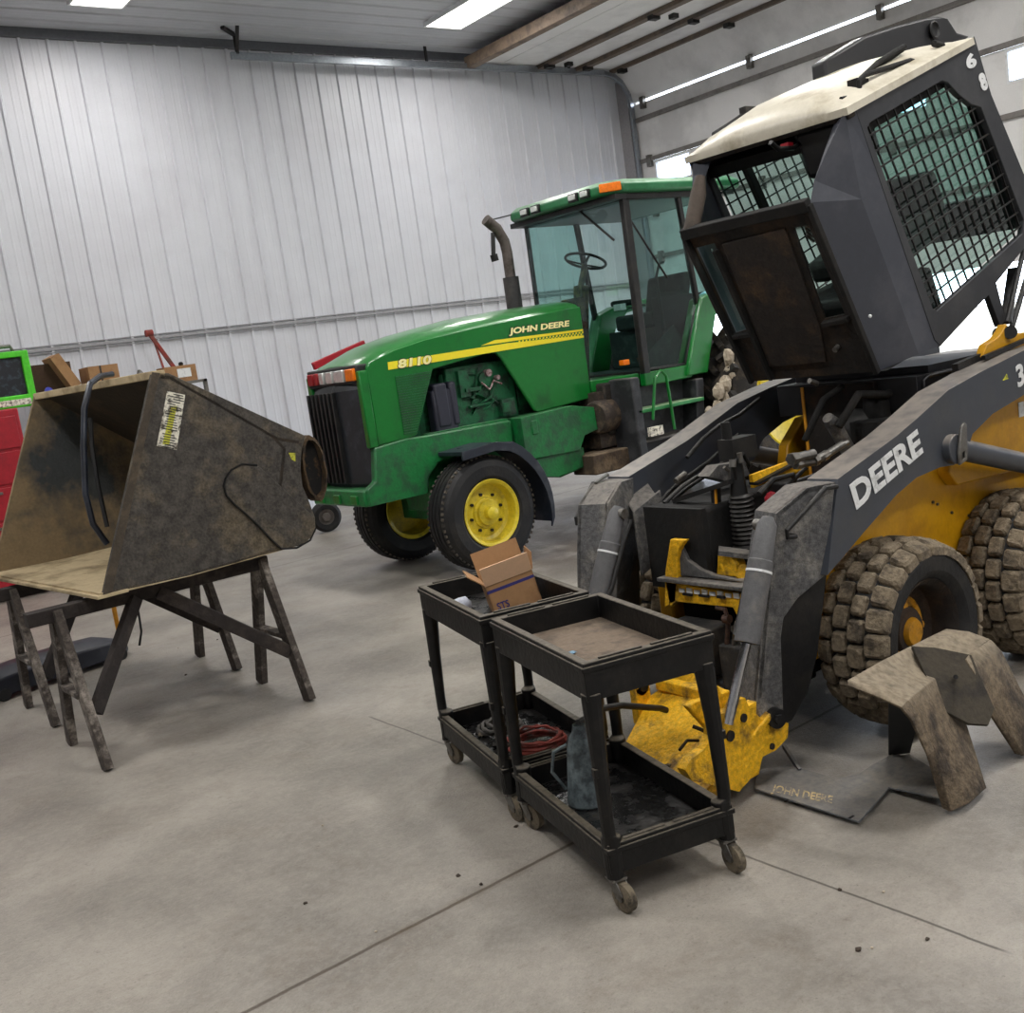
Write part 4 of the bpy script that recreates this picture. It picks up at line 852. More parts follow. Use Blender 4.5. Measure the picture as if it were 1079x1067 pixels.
MB().bar(aY(757, 581, 3.08), aY(754, 515, 3.08), .006, .010).build('well_edge', M['pole'], sk)
MB().box(fx+.06, 3.9, 3.06, 3.41, .62, .98).box(fx+.35, 4.3, 2.78, 3.06, .62, .86).build('foot_well', M['deep'], sk, bevel=.02)
MB().pyz([(3.06, .62), (3.40, .62), (3.40, .98), (3.06, .98)], fx+.04, fx+.07).build('foot_well_front', M['deep'], sk)
for k, (a, b_, c) in enumerate((((690, 538), (716, 508), (778, 458)), ((694, 545), (724, 514), (784, 468)), ((724, 482), (758, 448), (800, 420)), ((700, 530), (738, 500), (772, 486)))):
    Y = 3.50-.05*k; MB().tube([aY(*a, Y), aY((a[0]+b_[0])/2, (a[1]+b_[1])/2-3, Y), aY(*b_, Y), aY((b_[0]+c[0])/2, (b_[1]+c[1])/2+3, Y), aY(*c, Y)], .010, 8).build('hydraulic_hose', M['black'], sk)
MB().cyl(aY(712, 507, 3.42), aY(722, 499, 3.42), .014).build('hose_coupling', M['steel'], sk)
a = aY(704, 533, 3.42); b_ = aY(724, 563, 3.40)
MB().tube([a, a.lerp(b_, .5), b_], .025, 16).build('link_bar', M['chardusty'], sk)
MB().pxz(yz([(747, 502), (757, 490), (785, 486), (790, 500), (770, 508)], 3.25), 3.25, 3.32).build('dusty_cover', M['chardusty'], sk)
MB().tube([aY(763, 492, 3.2), aY(768, 496, 3.2), aY(770, 505, 3.2)], .008).build('cover_latch', M['steel'], sk)
a = aY(792, 507, 2.95); b_ = aY(843, 488, 2.95); MB().bar(a, b_, .02, .055).build('frame_edge', M['coup'], sk)
MB().bar(a+V((0, -.01, -.01)), b_+V((0, -.01, .02)), .05, .012).build('frame_cap', M['blackm'], sk)
for (a, b_, r_) in (((833, 484), (857, 478), .020), ((857, 486), (872, 478), .018), ((866, 482), (888, 468), .016), ((838, 490), (862, 486), .015), ((875, 476), (893, 466), .012)):
    MB().cyl(aY(*a, 2.72), aY(*b_, 2.72), r_, n=12).cyl(aY(*a, 2.72), aY(*a, 2.72).lerp(aY(*b_, 2.72), .25), r_*1.3, n=6).build('quick_coupler', M['steel'], sk)
MB().tube([aY(800, 520, 2.85), aY(815, 505, 2.84), aY(835, 500, 2.8), aY(842, 520, 2.8), aY(846, 545, 2.8)], .012).tube([aY(822, 525, 2.86), aY(838, 508, 2.83), aY(862, 500, 2.76)], .012).tube([aY(812, 540, 2.86), aY(826, 515, 2.83), aY(850, 492, 2.76)], .010).build('hydraulic_hose', M['black'], sk)
MB().box(*[v for pr in ((aY(826, 520, 2.86).x, aY(848, 520, 2.86).x), (2.84, 2.95), (aY(830, 545, 2.86).z, aY(830, 508, 2.86).z)) for v in pr]).build('valve_block', M['deep'], sk, bevel=.006)
MB().sphere(aY(813, 527, 2.88), .03, 10, (1, 1, 1.3), .1).build('red_cap', M['redpaint'], sk, smooth=0)
# dark column, ram and engine cover behind the well
cp = aY(848, 430, 3.29); MB().box(cp.x, cp.x+.10, 2.9, 3.30, .6, 1.36).build('rear_column', mat('rusty_dark', (26, 20, 16), .85, c2=(58, 36, 18), amt=.35, scale=6, bump=.4), sk)
MB().box(cp.x-.006, cp.x+.0, 3.285, 3.30, .75, 1.36).build('column_edge', M['pole'], sk)
MB().tube([aY(872, 440, 2.95), aY(878, 446, 2.95), aY(897, 480, 2.95)], [.025, .034, .034], 18).build('lift_strut', M['chardusty'], sk)
MB().lathe([(0, -.02), (.085, -.02), (.095, 0), (.095, .1), (0, .1)], aY(915, 452, 2.95), (-.3, 1, .1), 26).build('oil_filter', mat('dusty_filter', (40, 40, 40), .7, c2=(60, 58, 56), amt=.4), sk)
MB().box(4.0, 4.6, 2.78, 3.4, .6, .90).box(4.35, 4.6, 2.78, 3.2, .88, 1.15).box(4.15, 4.3, 2.8, 2.95, .9, 1.2).cyl((4.3, 2.9, 1.0), (4.3, 2.9, 1.3), .06).tube([(4.0, 2.9, 1.2), (4.1, 2.85, 1.33), (4.3, 2.84, 1.30), (4.5, 2.86, 1.34)], .02).tube([(3.95, 3.05, 1.15), (4.05, 3.0, 1.32), (4.2, 3.0, 1.36)], .016).build('engine_parts', M['deep'], sk, bevel=.008)
MB().cyl(aY(853, 401, 3.0), aY(861, 404, 3.0), .012).bar(aY(868, 378, 3.0), aY(880, 386, 3.0), .03, .02).build('loose_bolt', M['steel'], sk)
MB().box(4.32, 5.15, 2.70, 3.47, 1.22, 1.37).box(4.45, 5.1, 2.72, 3.45, 1.37, 1.405).tube([(4.36, 2.692, 1.24), (4.36, 2.692, 1.345), (4.40, 2.692, 1.36), (4.7, 2.692, 1.362), (4.74, 2.692, 1.34), (4.74, 2.692, 1.26)], .008).build('engine_cover', mat('navy_black', (14, 15, 20), .5, c2=(26, 27, 32), amt=.3), sk, bevel=.02)
MB().pxz(yz([(1036, 376), (1040, 363), (1051, 356), (1057, 348), (1060, 341), (1063, 344), (1066, 354), (1079, 350), (1090, 360), (1079, 372)], 2.56), 2.56, 2.60).build('hinge_bracket', M['ind'], sk, bevel=.004)
MB().cyl(aY(1065, 350, 2.54), aY(1065, 350, 2.62)+V((0, .06, 0)), .03).build('hinge_pin', M['blackm'], sk)

# --- the raised cab
CY0 = 2.65; CY1 = 2*SC_-CY0
cabE = bpy.data.objects.new('raised_cab', None); COL.objects.link(cabE); cabE.parent = sk; cabE.location = V((.4, 0, 1.3))
outer = yz([(899, 108), (1027, 38), (1045, 100), (1079, 183), (1092, 235), (1079, 262), (1050, 298), (1060, 337), (1054, 344), (1042, 311), (1027, 326), (991, 365), (985, 358)], CY0)
hole = yz([(914, 135), (917, 129), (993, 85), (999, 87), (1011, 100), (1024, 110), (1034, 113), (1079, 232), (1078, 246), (988, 327), (983, 325)], CY0)
e_top = (V((outer[1][0], 0, outer[1][1]))-V((outer[0][0], 0, outer[0][1]))).normalized()
e_fr = (V((hole[9][0], 0, hole[9][1]))-V((hole[0][0], 0, hole[0][1]))).normalized()
def clipseg(p, d, poly):
    """stretches of the line p+t*d inside the polygon"""
    ts = []
    for i in range(len(poly)):
        a, b = poly[i], poly[(i+1) % len(poly)]; ex_, ez_ = b[0]-a[0], b[1]-a[1]; den = d[0]*ez_-d[1]*ex_
        if abs(den) < 1e-9: continue
        t = ((a[0]-p[0])*ez_-(a[1]-p[1])*ex_)/den; u = ((a[0]-p[0])*d[1]-(a[1]-p[1])*d[0])/den
        if 0 <= u < 1: ts.append(t)
    ts.sort(); return [(ts[i], ts[i+1]) for i in range(0, len(ts)-1, 2)]
def lattice(poly, Y, r=.0034, pitch=.069):
    mb = MB()
    for d, o_, k in ((e_top, e_fr, 0), (e_fr, e_top, 1)):
        p0 = V((poly[0][0], 0, poly[0][1])); nrm = V((-d.z, 0, d.x)); st = nrm*pitch
        for i in range(-40, 40):
            p = p0+st*(i+.5)
            for a, b in clipseg((p.x, p.z), (d.x, d.z), poly): mb.bar((p.x+d.x*a, Y+k*.004, p.z+d.z*a), (p.x+d.x*b, Y+k*.004, p.z+d.z*b), r*2, r*2, up=(0, 1, 0))
    return mb
for f, Y, nm in ((lambda m: m, CY0, 'near'), (mirror, CY1, 'far')):
    sp = f(MB().pxz(outer, CY0, CY0+.03, holes=[hole])).build('side_panel', M['cabside'], cabE, bevel=.003)
    f(lattice(hole, CY0+.012)).build('mesh_guard', M['blackm'], sp, smooth=0)
    f(MB().pxz(hole, CY0+.04, CY0+.045)).build('side_window', M['mglass'], sp, smooth=0)
d0 = aY(777, 162, CY1-.03)-e_fr*.12; fp = [(d0.x-.025, d0.z+.01), (d0.x+.025, d0.z-.0), (d0.x+.025+e_fr.x*1.0, d0.z+e_fr.z*1.0), (d0.x-.025+e_fr.x*1.0, d0.z+e_fr.z*1.0)]
MB().pxz(fp, CY1-.06, CY1-.03).build('window_divider', M['blackm'], cabE)
# folded front corner panels
A = [(881, 124), (858, 190), (854, 213), (890, 300), (926, 391)]; B = [(890, 117), (903, 186), (908, 210), (936, 285), (968, 373)]; Cc = [(899, 110), (923, 177), (932, 202), (957, 272), (990, 364)]
for f in (lambda m: m, mirror):
    ra = [aY(*p, CY0+.09) for p in A]; rb = [aY(*p, CY0+.012) for p in B]; rc = [aY(*p, CY0+.002) for p in Cc]
    th = V((.012, .010, 0)); mb = MB()
    for r0, r1 in ((ra, rb), (rb, rc)):
        for i in range(4):
            mb.add([r0[i], r1[i], r1[i+1], r0[i+1], r0[i]+th, r1[i]+th, r1[i+1]+th, r0[i+1]+th], [(0, 1, 2, 3), (7, 6, 5, 4), (0, 4, 5, 1), (1, 5, 6, 2), (2, 6, 7, 3), (3, 7, 4, 0)])
    f(mb).build('corner_panel', M['cabgrey'], cabE, smooth=0)
    mb = MB()
    for px, py in ((900, 232), (928, 288), (916, 333)): p = aY(px, py, CY0+.05); mb.sphere(p-V((.006, .008, 0)), .008, 8)
    f(mb).build('panel_bolts', M['white'], cabE)
# front lower panel with two slots
NT = aY(854, 214, CY0+.09); NB = aY(926, 391, CY0+.09); e2 = (NT-NB).normalized(); Hh = (NT-NB).length; e1 = V((0, 1, 0)); nn = e1.cross(e2); nn = nn if nn.x < 0 else -nn
Wd = 2*(SC_-NB.y)
def st(x, y): p = aP(x, y, NB, nn); return ((p-NB).dot(e1), (p-NB).dot(e2))
slotR = [st(*p) for p in ((836, 240), (857, 236), (892, 331), (869, 336))]
slotL = [st(*p) for p in ((729, 262), (753, 256), (789, 347), (764, 353))]
slotR = [(max(.05, min(Wd-.03, a)), b) for a, b in slotR]; slotL = [(max(.05, min(Wd-.018, a)), b) for a, b in slotL]
fpn = MB().plate([(0, 0), (Wd, 0), (Wd, Hh), (0, Hh)], o=NB, e1=e1, e2=e2, n=nn, t0=-.012, t1=0, holes=[slotR, slotL]).build('front_panel', M['grime'], cabE, smooth=0)
cpan = [st(*p) for p in ((762, 256), (828, 239), (866, 345), (872, 380), (812, 385))]
MB().plate(cpan, o=NB, e1=e1, e2=e2, n=nn, t0=0, t1=.012).build('panel_skin', mat('rusty_skin', (30, 24, 20), .75, c2=(58, 42, 26), amt=.30, scale=5, bump=.6, var=.45), fpn, bevel=.003)
mb = MB()
def rib(a, b, w_=.022, h_=.03): mb.bar(NB+e1*a[0]+e2*a[1]+nn*.012, NB+e1*b[0]+e2*b[1]+nn*.012, w_, h_, up=nn)
rib((0, Hh), (Wd, Hh), .05, .04); rib((0, 0), (0, Hh)); rib((Wd, 0), (Wd, Hh)); rib((slotL[0][0], slotL[2][1]-.02), (slotL[1][0], slotL[2][1]-.02)); rib(st(868, 340), st(896, 334)); rib(st(755, 262), st(815, 398))
mb.build('panel_rib', M['deep'], fpn, bevel=.004)
MB().plate([(a, b) for a, b in slotL], o=NB, e1=e1, e2=e2, n=nn, t0=-.03, t1=-.02).build('lower_window', M['glass'], fpn, smooth=0)
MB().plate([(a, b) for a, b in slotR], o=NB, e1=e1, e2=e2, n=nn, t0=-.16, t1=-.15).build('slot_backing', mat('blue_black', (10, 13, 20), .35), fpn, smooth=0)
MB().cyl(NB+e1*st(883, 365)[0]+e2*st(883, 365)[1], NB+e1*st(883, 365)[0]+e2*st(883, 365)[1]+nn*.03, .012).build('panel_bolt', M['steel'], fpn)
mb = MB()
for k in range(5):
    a = st(840+k*2, 244+k*3); b_ = st(854-k, 246+k*4); mb.tube([NB+e1*a[0]+e2*a[1]-nn*.05, NB+e1*(a[0]+b_[0])/2+e2*(a[1]+.02)-nn*.03, NB+e1*b_[0]+e2*b_[1]-nn*.06], .006, 6)
mb.build('cab_wiring', M['steel'], fpn)
# cab floor and underside
u0 = NB; back = aY(1035, 322, CY0+.03)
MB().add([V((NB.x, CY0+.05, NB.z)), V((aY(985, 366, CY0).x, CY0+.05, aY(985, 366, CY0).z)), V((back.x, CY0+.05, back.z)), V((NB.x, CY1-.05, NB.z)), V((aY(985, 366, CY0).x, CY1-.05, aY(985, 366, CY0).z)), V((back.x, CY1-.05, back.z))], [(0, 3, 4, 1), (1, 4, 5, 2)]).build('cab_floor', M['deep'], cabE, smooth=0)
MB().pxz([(NB.x+.02, NB.z+.02), (aY(1030, 318, CY0).x, aY(1030, 318, CY0).z), (aY(1030, 318, CY0).x-.08, aY(1030, 318, CY0).z+.2), (NB.x+.1, NB.z+.32)], CY0+.16, CY1-.16).build('cab_seat_base', M['deep'], cabE, bevel=.03)
sb = V((outer[1][0], 0, outer[1][1]))*.30+V((outer[4][0], 0, outer[4][1]))*.70
MB().obox(V((sb.x-.26, SC_-.18, sb.z-.26)), V((.1, 0, .03)), V((0, .42, 0)), V((-.12, 0, .30))).build('cab_seat', M['seat'], cabE, bevel=.03)
MB().pxz([(sb.x-.36, sb.z-.24), (sb.x-.76, sb.z-.40), (sb.x-.80, sb.z-.30), (sb.x-.40, sb.z-.12)], SC_-.24, SC_+.24).build('seat_cushion', M['seat'], cabE, bevel=.03)
MB().tube([V((NT.x+.25, CY0+.12, NT.z-.25)), V((NT.x+.22, CY0+.13, NT.z-.05)), V((NT.x+.24, CY0+.14, NT.z+.0))], .02).build('joystick', M['black'], cabE)
# rear wall frame and window
r0 = V((outer[1][0], 0, outer[1][1])); r1 = V((outer[4][0], 0, outer[4][1])); er = (r1-r0).normalized(); Lr = (r1-r0).length; nr = V((-er.z, 0, er.x))
MB().plate([(0, CY0+.03), (Lr, CY0+.03), (Lr, CY1-.03), (0, CY1-.03)], o=r0, e1=er, e2=(0, 1, 0), n=nr, t0=-.02, t1=.0, holes=[[(.10, CY0+.13), (Lr-.2, CY0+.13), (Lr-.2, CY1-.13), (.10, CY1-.13)]]).build('rear_frame', M['cabside'], cabE, smooth=0)
MB().plate([(.10, CY0+.13), (Lr-.2, CY0+.13), (Lr-.2, CY1-.13), (.10, CY1-.13)], o=r0, e1=er, e2=(0, 1, 0), n=nr, t0=-.014, t1=-.01).build('rear_window', M['mglass'], cabE, smooth=0)
# roof
R0 = aY(893, 112, CY0); R1 = aY(1024, 40, CY0); en = V((-(R1-R0).z, 0, (R1-R0).x)).normalized(); secs = []
for t, hc in ((-.02, .0), (0, .035), (.06, .075), (.3, .10), (.7, .085), (.93, .05), (1.0, .02)):
    p = R0.lerp(R1, t); row = []
    for s_ in (-1, -.97, -.9, -.75, -.5, -.2, .2, .5, .75, .9, .97, 1): row.append(V((p.x, SC_+s_*((CY1-CY0)/2+.008), p.z))+en*(hc*(1-abs(s_)**3)))
    secs.append(row)
secs = [r_+[p-en*.03 for p in reversed(r_)] for r_ in secs]
roof = MB().loft(secs).build('roof_shell', M['cream_roof'], cabE, smooth=45)
lip0 = [V((R0.x, SC_+s_*(CY1-CY0)/2, R0.z)) for s_ in (-1, 1)]
MB().obox(lip0[0]-en*.05+(R0-R1)*.01, V((0, CY1-CY0, 0)), (R1-R0)*.05, en*.04).build('roof_front_lip', M['grime'], cabE, bevel=.006)
MB().obox(lip0[0]-en*.14+(R1-R0)*.06+V((0, .03, 0)), V((0, CY1-CY0-.06, 0)), (R1-R0)*.86, en*.05).build('headliner', M['deep'], cabE)
MB().obox(lip0[0]-en*.26+(R1-R0)*.03+V((0, .05, 0)), V((0, .26, 0)), (R1-R0)*.2, en*.22).build('overhead_console', M['black'], cabE, bevel=.03)
MB().box(*[v for pr in ((lip0[0].x-.005, lip0[0].x+.03), (CY0+.30, CY0+.34), (R0.z-.09, R0.z-.07)) for v in pr]).build('red_switch', M['redpaint'], cabE)
MB().tube([aY(838, 142, 2.80+.15), aY(843, 150, 2.95), aY(836, 156, 2.95), aY(820, 157, 2.95), aY(812, 150, 2.95)], .011, 8).build('cable_loop', M['black'], cabE)
vis = [xz(x, y, 3.12) for x, y in ((869, 64), (878, 58), (911, 38), (941, 28), (975, 19), (990, 17), (1000, 20), (1009, 34), (1023, 38), (990, 62), (940, 70), (872, 100))]
vs = MB().pxz(vis, 3.12, 3.20).build('roof_cowl', mat('cowl_black', (22, 23, 27), .5, c2=(34, 35, 38), amt=.3), cabE, bevel=.012, seg=3)
lc = aY(983, 32, 3.115); MB().lathe([(.040, 0), (.045, -.012), (.038, -.016), (.03, -.006), (0, -.004)], lc, (0, 1, 0), 28).build('cowl_lamp', M['blackm'], vs)
def railing(pts, Y, r_=.012): return MB().tube([aY(*p, Y) for p in pts], r_, 10)
b0 = CY0+.06
railing([(906, 104), (905, 86), (911, 79), (959, 64), (968, 66), (975, 72), (976, 62)], b0).box(*[v for pr in ((aY(904, 90, b0).x, aY(916, 90, b0).x), (b0, b0+.05), (aY(908, 105, b0).z, aY(908, 82, b0).z)) for v in pr]).build('roof_rail', M['deep'], cabE)
railing([(906, 84), (925, 66), (944, 54), (953, 49)], b0+.06, .012).tube([aY(x, y, b0+.08) for x, y in ((918, 78), (934, 64), (952, 52))], .010).cyl(aY(886, 104, b0), aY(906, 100, b0), .008).build('roof_hose', M['deep'], cabE)
railing([(973, 74), (972, 62), (985, 58), (994, 54), (993, 48), (984, 46)], b0, .014).build('roof_latch', M['deep'], cabE)
railing([(751, 152), (752, 141), (768, 131), (781, 122), (797, 114), (799, 118), (797, 124), (781, 136)], CY1-.05, .010).box(*[v for pr in ((aY(783, 122, CY1-.06).x, aY(797, 122, CY1-.06).x), (CY1-.08, CY1-.04), (aY(790, 126, CY1-.06).z, aY(790, 113, CY1-.06).z)) for v in pr]).build('far_rail', M['blackm'], cabE)
# vent cylinder inside the far front corner
MB().tube([aY(738, 186, CY1-.13), aY(736, 204, CY1-.13), aY(728, 244, CY1-.13)], [.022, .036, .036], 18).build('air_duct', mat('brown_duct', (76, 66, 58), .8, c2=(52, 46, 42), amt=.4), cabE)
# numerals on the rear top corner
o = aY(1020, 74, CY0-.003); text('6', 'numeral', o, aY(1030, 69, CY0-.003)-o, aY(1016, 59, CY0-.003)-o, M['white'], cabE, bold=.05)
o = aY(1035.5, 97, CY0-.003); text('8', 'numeral', o, aY(1042, 93, CY0-.003)-o, aY(1030, 79, CY0-.003)-o, M['white'], cabE, bold=.06)
MB().cyl(aY(1079, 262, CY0+.02), aY(1061, 340, CY0-.04), .012).cyl(aY(1090, 265, CY0+.10), aY(1066, 345, CY0), .014).bar(aY(1068, 283, CY0+.04), aY(1060, 340, CY0), .05, .02).build('gas_strut', M['blackm'], cabE)

# --- coupler
CF_ = 3.30; cpE = MB()
def P3(x, y, Y): return aY(x, y, Y)
near = yz([(722, 811), (729, 822), (747, 826), (779, 834), (786, 826), (799, 811), (804, 797), (818, 790), (830, 777), (831, 762), (818, 756), (806, 762), (797, 752), (797, 739), (789, 744), (785, 735), (776, 738), (772, 748), (760, 752), (752, 758), (750, 775), (742, 790), (728, 800)], 2.56)
cpl = cpE.pxz(near, 2.56, 2.60).build('quick_coupler_cheek', M['coup'], sk, bevel=.006)
holes_ = MB()
for px, py, r_ in ((769, 775, .02), (783, 756, .016), (813, 786, .012)): p = aY(px, py, 2.56); holes_.cyl((p.x, 2.553, p.z), (p.x, 2.56, p.z), r_, n=20)
holes_.build('pin_hole', M['grime'], cpl)
n2 = [(x+.02, z+.015) for x, z in near[5:20]]; MB().pxz(n2, 2.70, 2.73).build('quick_coupler_rib', M['coup'], sk, bevel=.006)
pa, pb = aY(736, 822, 2.58), aY(752, 760, 2.62)
x0, z0, x1, z1 = 2.60, .045, 2.98, .27; CW = CF_-2.62
d = V((x1-x0, 0, z1-z0)); nn_ = V((-d.z, 0, d.x)).normalized()
MB().plate([(0, 0), (.60, 0), (.70, .25), (.62, .44), (0, .44)], o=(2.57, 2.60, .045), e1=V((.16, .50, .02)).normalized(), e2=V((.40, -.06, .235)).normalized(), n=(-.45, 0, .85), t0=0, t1=.028).obox((2.96, 2.60, .25), (.05, 0, 0), (.03, .60, 0), (0, 0, .05)).build('quick_coupler_plate', M['coup'], sk, bevel=.006)
pf = aY(677, 723, 3.22); MB().cyl((pf.x, 3.22, pf.z), (pf.x, 3.26, pf.z), .042, n=24).obox((pf.x-.042, 3.22, .12), (.084, 0, 0), (0, .04, 0), (0, 0, pf.z-.12)).build('coupler_ear', M['coup'], sk, bevel=.004)
MB().cyl((pf.x, 3.21, pf.z), (pf.x, 3.27, pf.z), .022, n=16).build('coupler_pin', M['blackm'], sk)
MB().pxz([(2.62, .05), (2.9, .05), (3.0, .25), (3.0, .30), (2.72, .16)], 2.60, 2.70).build('coupler_wedge', M['coup'], sk, bevel=.006)
e0 = aY(772, 776, 2.60); MB().bar(e0+V((-.06, 0, -.02)), e0+V((.06, .09, .02)), .05, .02).tube([aY(730, 765, 2.8), aY(738, 768, 2.78), aY(742, 770, 2.78)], .008).tube([aY(716, 790, 2.75), aY(724, 780, 2.76), aY(736, 780, 2.76)], .006).build('coupler_latch', M['grime'], sk)
mb = MB(); rnd = random.Random(9)
for k in range(26): t = rnd.random(); mb.sphere((2.62+rnd.random()*.06, 2.72+.5*t, .085+rnd.random()*.02), .012+.014*rnd.random(), 6, (1, 1, .7), .3)
g = mb.build('dirt_crumbs', M['mudtyre'], sk, smooth=0); g['kind'] = 'stuff'
# ================================================================ BUCKET on sawhorses
bu = V((-.093, .9957, 0)).normalized(); bv = V((bu.y, -bu.x, 0))     # along its width, and from lip to heel
B0 = aZ(108, 627, .84); BW = 1.72
bk = thing('loader_bucket', (B0.x+.6, B0.y+.8, .82), 'worn brown steel loader bucket resting on two sawhorses, open side to the left', 'loader bucket')
def bs(x, y, off=0.):
    p = aP(x, y, B0+bu*off, bu); return ((p-B0).dot(bv), p.z)
def bp(s, z, w): return V((B0.x, B0.y, 0))+bv*s+bu*w+V((0, 0, z))
prof = [bs(*p) for p in ((108, 627), (160, 392), (178, 393), (322, 459), (318, 474), (317, 494), (319, 512), (326, 528), (332, 545), (331, 562), (321, 573), (200, 607))]
fr = dict(o=(B0.x, B0.y, 0), e1=bv, e2=(0, 0, 1), n=bu)
nearp = MB().plate(prof, t0=0, t1=.022, **fr).build('side_plate', M['bucket'], bk, bevel=.004)
farprof = [(a, b) for a, b in prof]
MB().plate(farprof, t0=BW-.022, t1=BW, **fr).build('side_plate', M['bucketin'], bk, bevel=.004)
lip, top_, heel = prof[0], prof[1], prof[9]
prof_ = prof
# floor, curved back and top skins (open to the left)
sk_pts = [prof[0], prof[11], prof[10], (prof[9][0]-.03, prof[9][1]+.0)]
back = [prof[9], (prof[7][0]-.10, prof[7][1]), (prof[7][0]-.16, prof[4][1]-.15), (prof[3][0]-.12, prof[3][1]-.02)]
def skin(pts, th, name, m, inner):
    rows = [[bp(a, b, .0), bp(a, b, BW)] for a, b in pts]
    mb = MB().loft([[r_[0]+V((0, 0, 0)), r_[1], r_[1]+th, r_[0]+th] for r_ in rows]); return mb.build(name, m, bk, smooth=30)
skin([(prof[0][0]-.01, prof[0][1]-.006), prof[11], prof[10], (prof[9][0]-.02, prof[9][1]+.005)], V((0, 0, .018)), 'bucket_floor', M['bucketfl'], 1)
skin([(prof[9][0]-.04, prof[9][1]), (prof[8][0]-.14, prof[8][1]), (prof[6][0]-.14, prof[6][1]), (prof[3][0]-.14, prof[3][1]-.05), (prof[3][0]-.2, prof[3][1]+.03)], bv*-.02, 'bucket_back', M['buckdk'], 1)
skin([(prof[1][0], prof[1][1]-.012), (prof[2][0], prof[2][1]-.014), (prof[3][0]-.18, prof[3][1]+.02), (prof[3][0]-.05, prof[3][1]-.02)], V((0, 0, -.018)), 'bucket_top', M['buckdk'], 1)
mb = MB(); a, b = prof[1]; mb.obox(bp(a-.005, b-.035, .0), bv*.075, bu*BW, V((0, 0, .04))).build('top_lip', M['bucketfl'], bk, bevel=.004)
a, b = prof[0]; MB().obox(bp(a-.03, b-.016, -.01), bv*.16, bu*(BW+.02), V((0, 0, .018))).build('cutting_edge', M['bucketfl'], bk, bevel=.003)
# steep inner far panel line and wear plate on the near side
wp = [bs(*p) for p in ((236, 512), (238, 503), (244, 495), (253, 490), (272, 491), (331, 545), (332, 560), (320, 573), (296, 579), (270, 552), (246, 532), (238, 522))]
MB().plate(wp, t0=-.010, t1=0, **fr).build('wear_plate', M['bucket'], bk, bevel=.004)
mb = MB(); q = [bp(*bs(*p), -.008) for p in ((270, 490), (254, 489), (243, 495), (237, 504), (235, 512), (238, 522), (246, 531), (258, 541), (272, 554), (286, 569), (296, 578), (312, 577), (326, 569), (332, 556))]
mb.tube(q, .006, 7).build('weld_bead', M['deep'], nearp)
MB().plate([bs(*p) for p in ((108, 627), (160, 392), (168, 393), (118, 623))], t0=-.008, t1=0, **fr).build('side_cutter', mat('worn_edge', (72, 64, 54), .7, .3, c2=(96, 84, 68), amt=.4, scale=6, bump=.7), nearp, bevel=.002)
# end of the attachment box: an oval socket
rim_ = []
for k in range(26):
    t = 2*PI*k/26; rim_.append((332+10*math.cos(t)-(488-(488+31*math.sin(t)))*-.12*-1, 488+31*math.sin(t)))
pts3 = [bp(*bs(x, y, .03), .03) for x, y in rim_]; mb = MB()
inn = [bp(*bs(x, y, .03), .30) for x, y in rim_]
rnd_ = random.Random(11); cx_, cz_ = bs(331, 493, .03); e_a = bv*.05; e_b = V((0, 0, .15)); ring = []
for rr in ((1.16, .12), (1.16, .02), (1.0, .015), (1.0, .06)):
    ring.append([bp(cx_, cz_, rr[1]-.0)+bv*(.066*rr[0]*rnd_.uniform(.94, 1.06)*math.cos(2*PI*k/32)+.0*math.sin(2*PI*k/32))+V((0, 0, .165*(rr[0]*.8+.2)*rnd_.uniform(.96, 1.04)*math.sin(2*PI*k/32))) for k in range(32)])
vs = [p for r_ in ring for p in r_]; fs = []
for i in range(4):
    for k in range(32): fs.append((i*32+k, i*32+(k+1) % 32, ((i+1) % 4)*32+(k+1) % 32, ((i+1) % 4)*32+k))
MB().add(vs, fs).build('socket_rim', mat('rust_rim', (84, 66, 44), .9, c2=(50, 42, 34), amt=.45, scale=14, bump=1.), bk, smooth=40)
MB().add(ring[3], [tuple(range(31, -1, -1))]).build('socket_hole', mat('socket_black', (10, 8, 7), .9, c2=(90, 66, 34), amt=.18, scale=9), bk, smooth=0)
MB().obox(bp(prof[3][0]-.20, prof[3][1]-.42, .14), bv*.18, bu*(BW-.24), V((0, 0, .34))).build('attachment_box', M['bucket'], bk, bevel=.02)
# decals
st_ = [bs(*p) for p in ((176, 412), (195, 416), (186, 474), (165, 470))]
def sheet(poly, off, name, m, parent): return MB().plate(poly, t0=off, t1=off+.001, **fr).build(name, m, parent, smooth=0)
sheet(st_, -.002, 'warning_sticker', M['decal'], nearp)
mb = MB()
for k in range(22):
    t = (k+.5)/22; a = V(st_[0]).lerp(V(st_[3]), t); b = V(st_[1]).lerp(V(st_[2]), t); rnd = random.Random(k); u0 = rnd.uniform(.0, .4); u1 = rnd.uniform(.5, 1)
    p = a.lerp(b, u0); q_ = a.lerp(b, u1); mb.plate([(p.x, p.y), (q_.x, q_.y), (q_.x, q_.y-.005), (p.x, p.y-.005)], t0=-.004, t1=-.0025, **fr)
mb.build('sticker_print', M['black'], nearp, smooth=0)
sheet([bs(*p) for p in ((180, 428), (186, 428), (178, 468), (171, 468))], -.0035, 'yellow_stripe', M['decaly'], nearp)
sheet([bs(*p) for p in ((304, 477), (311, 477), (311, 486), (307, 484))], -.003, 'yellow_decal', M['decaly'], nearp)
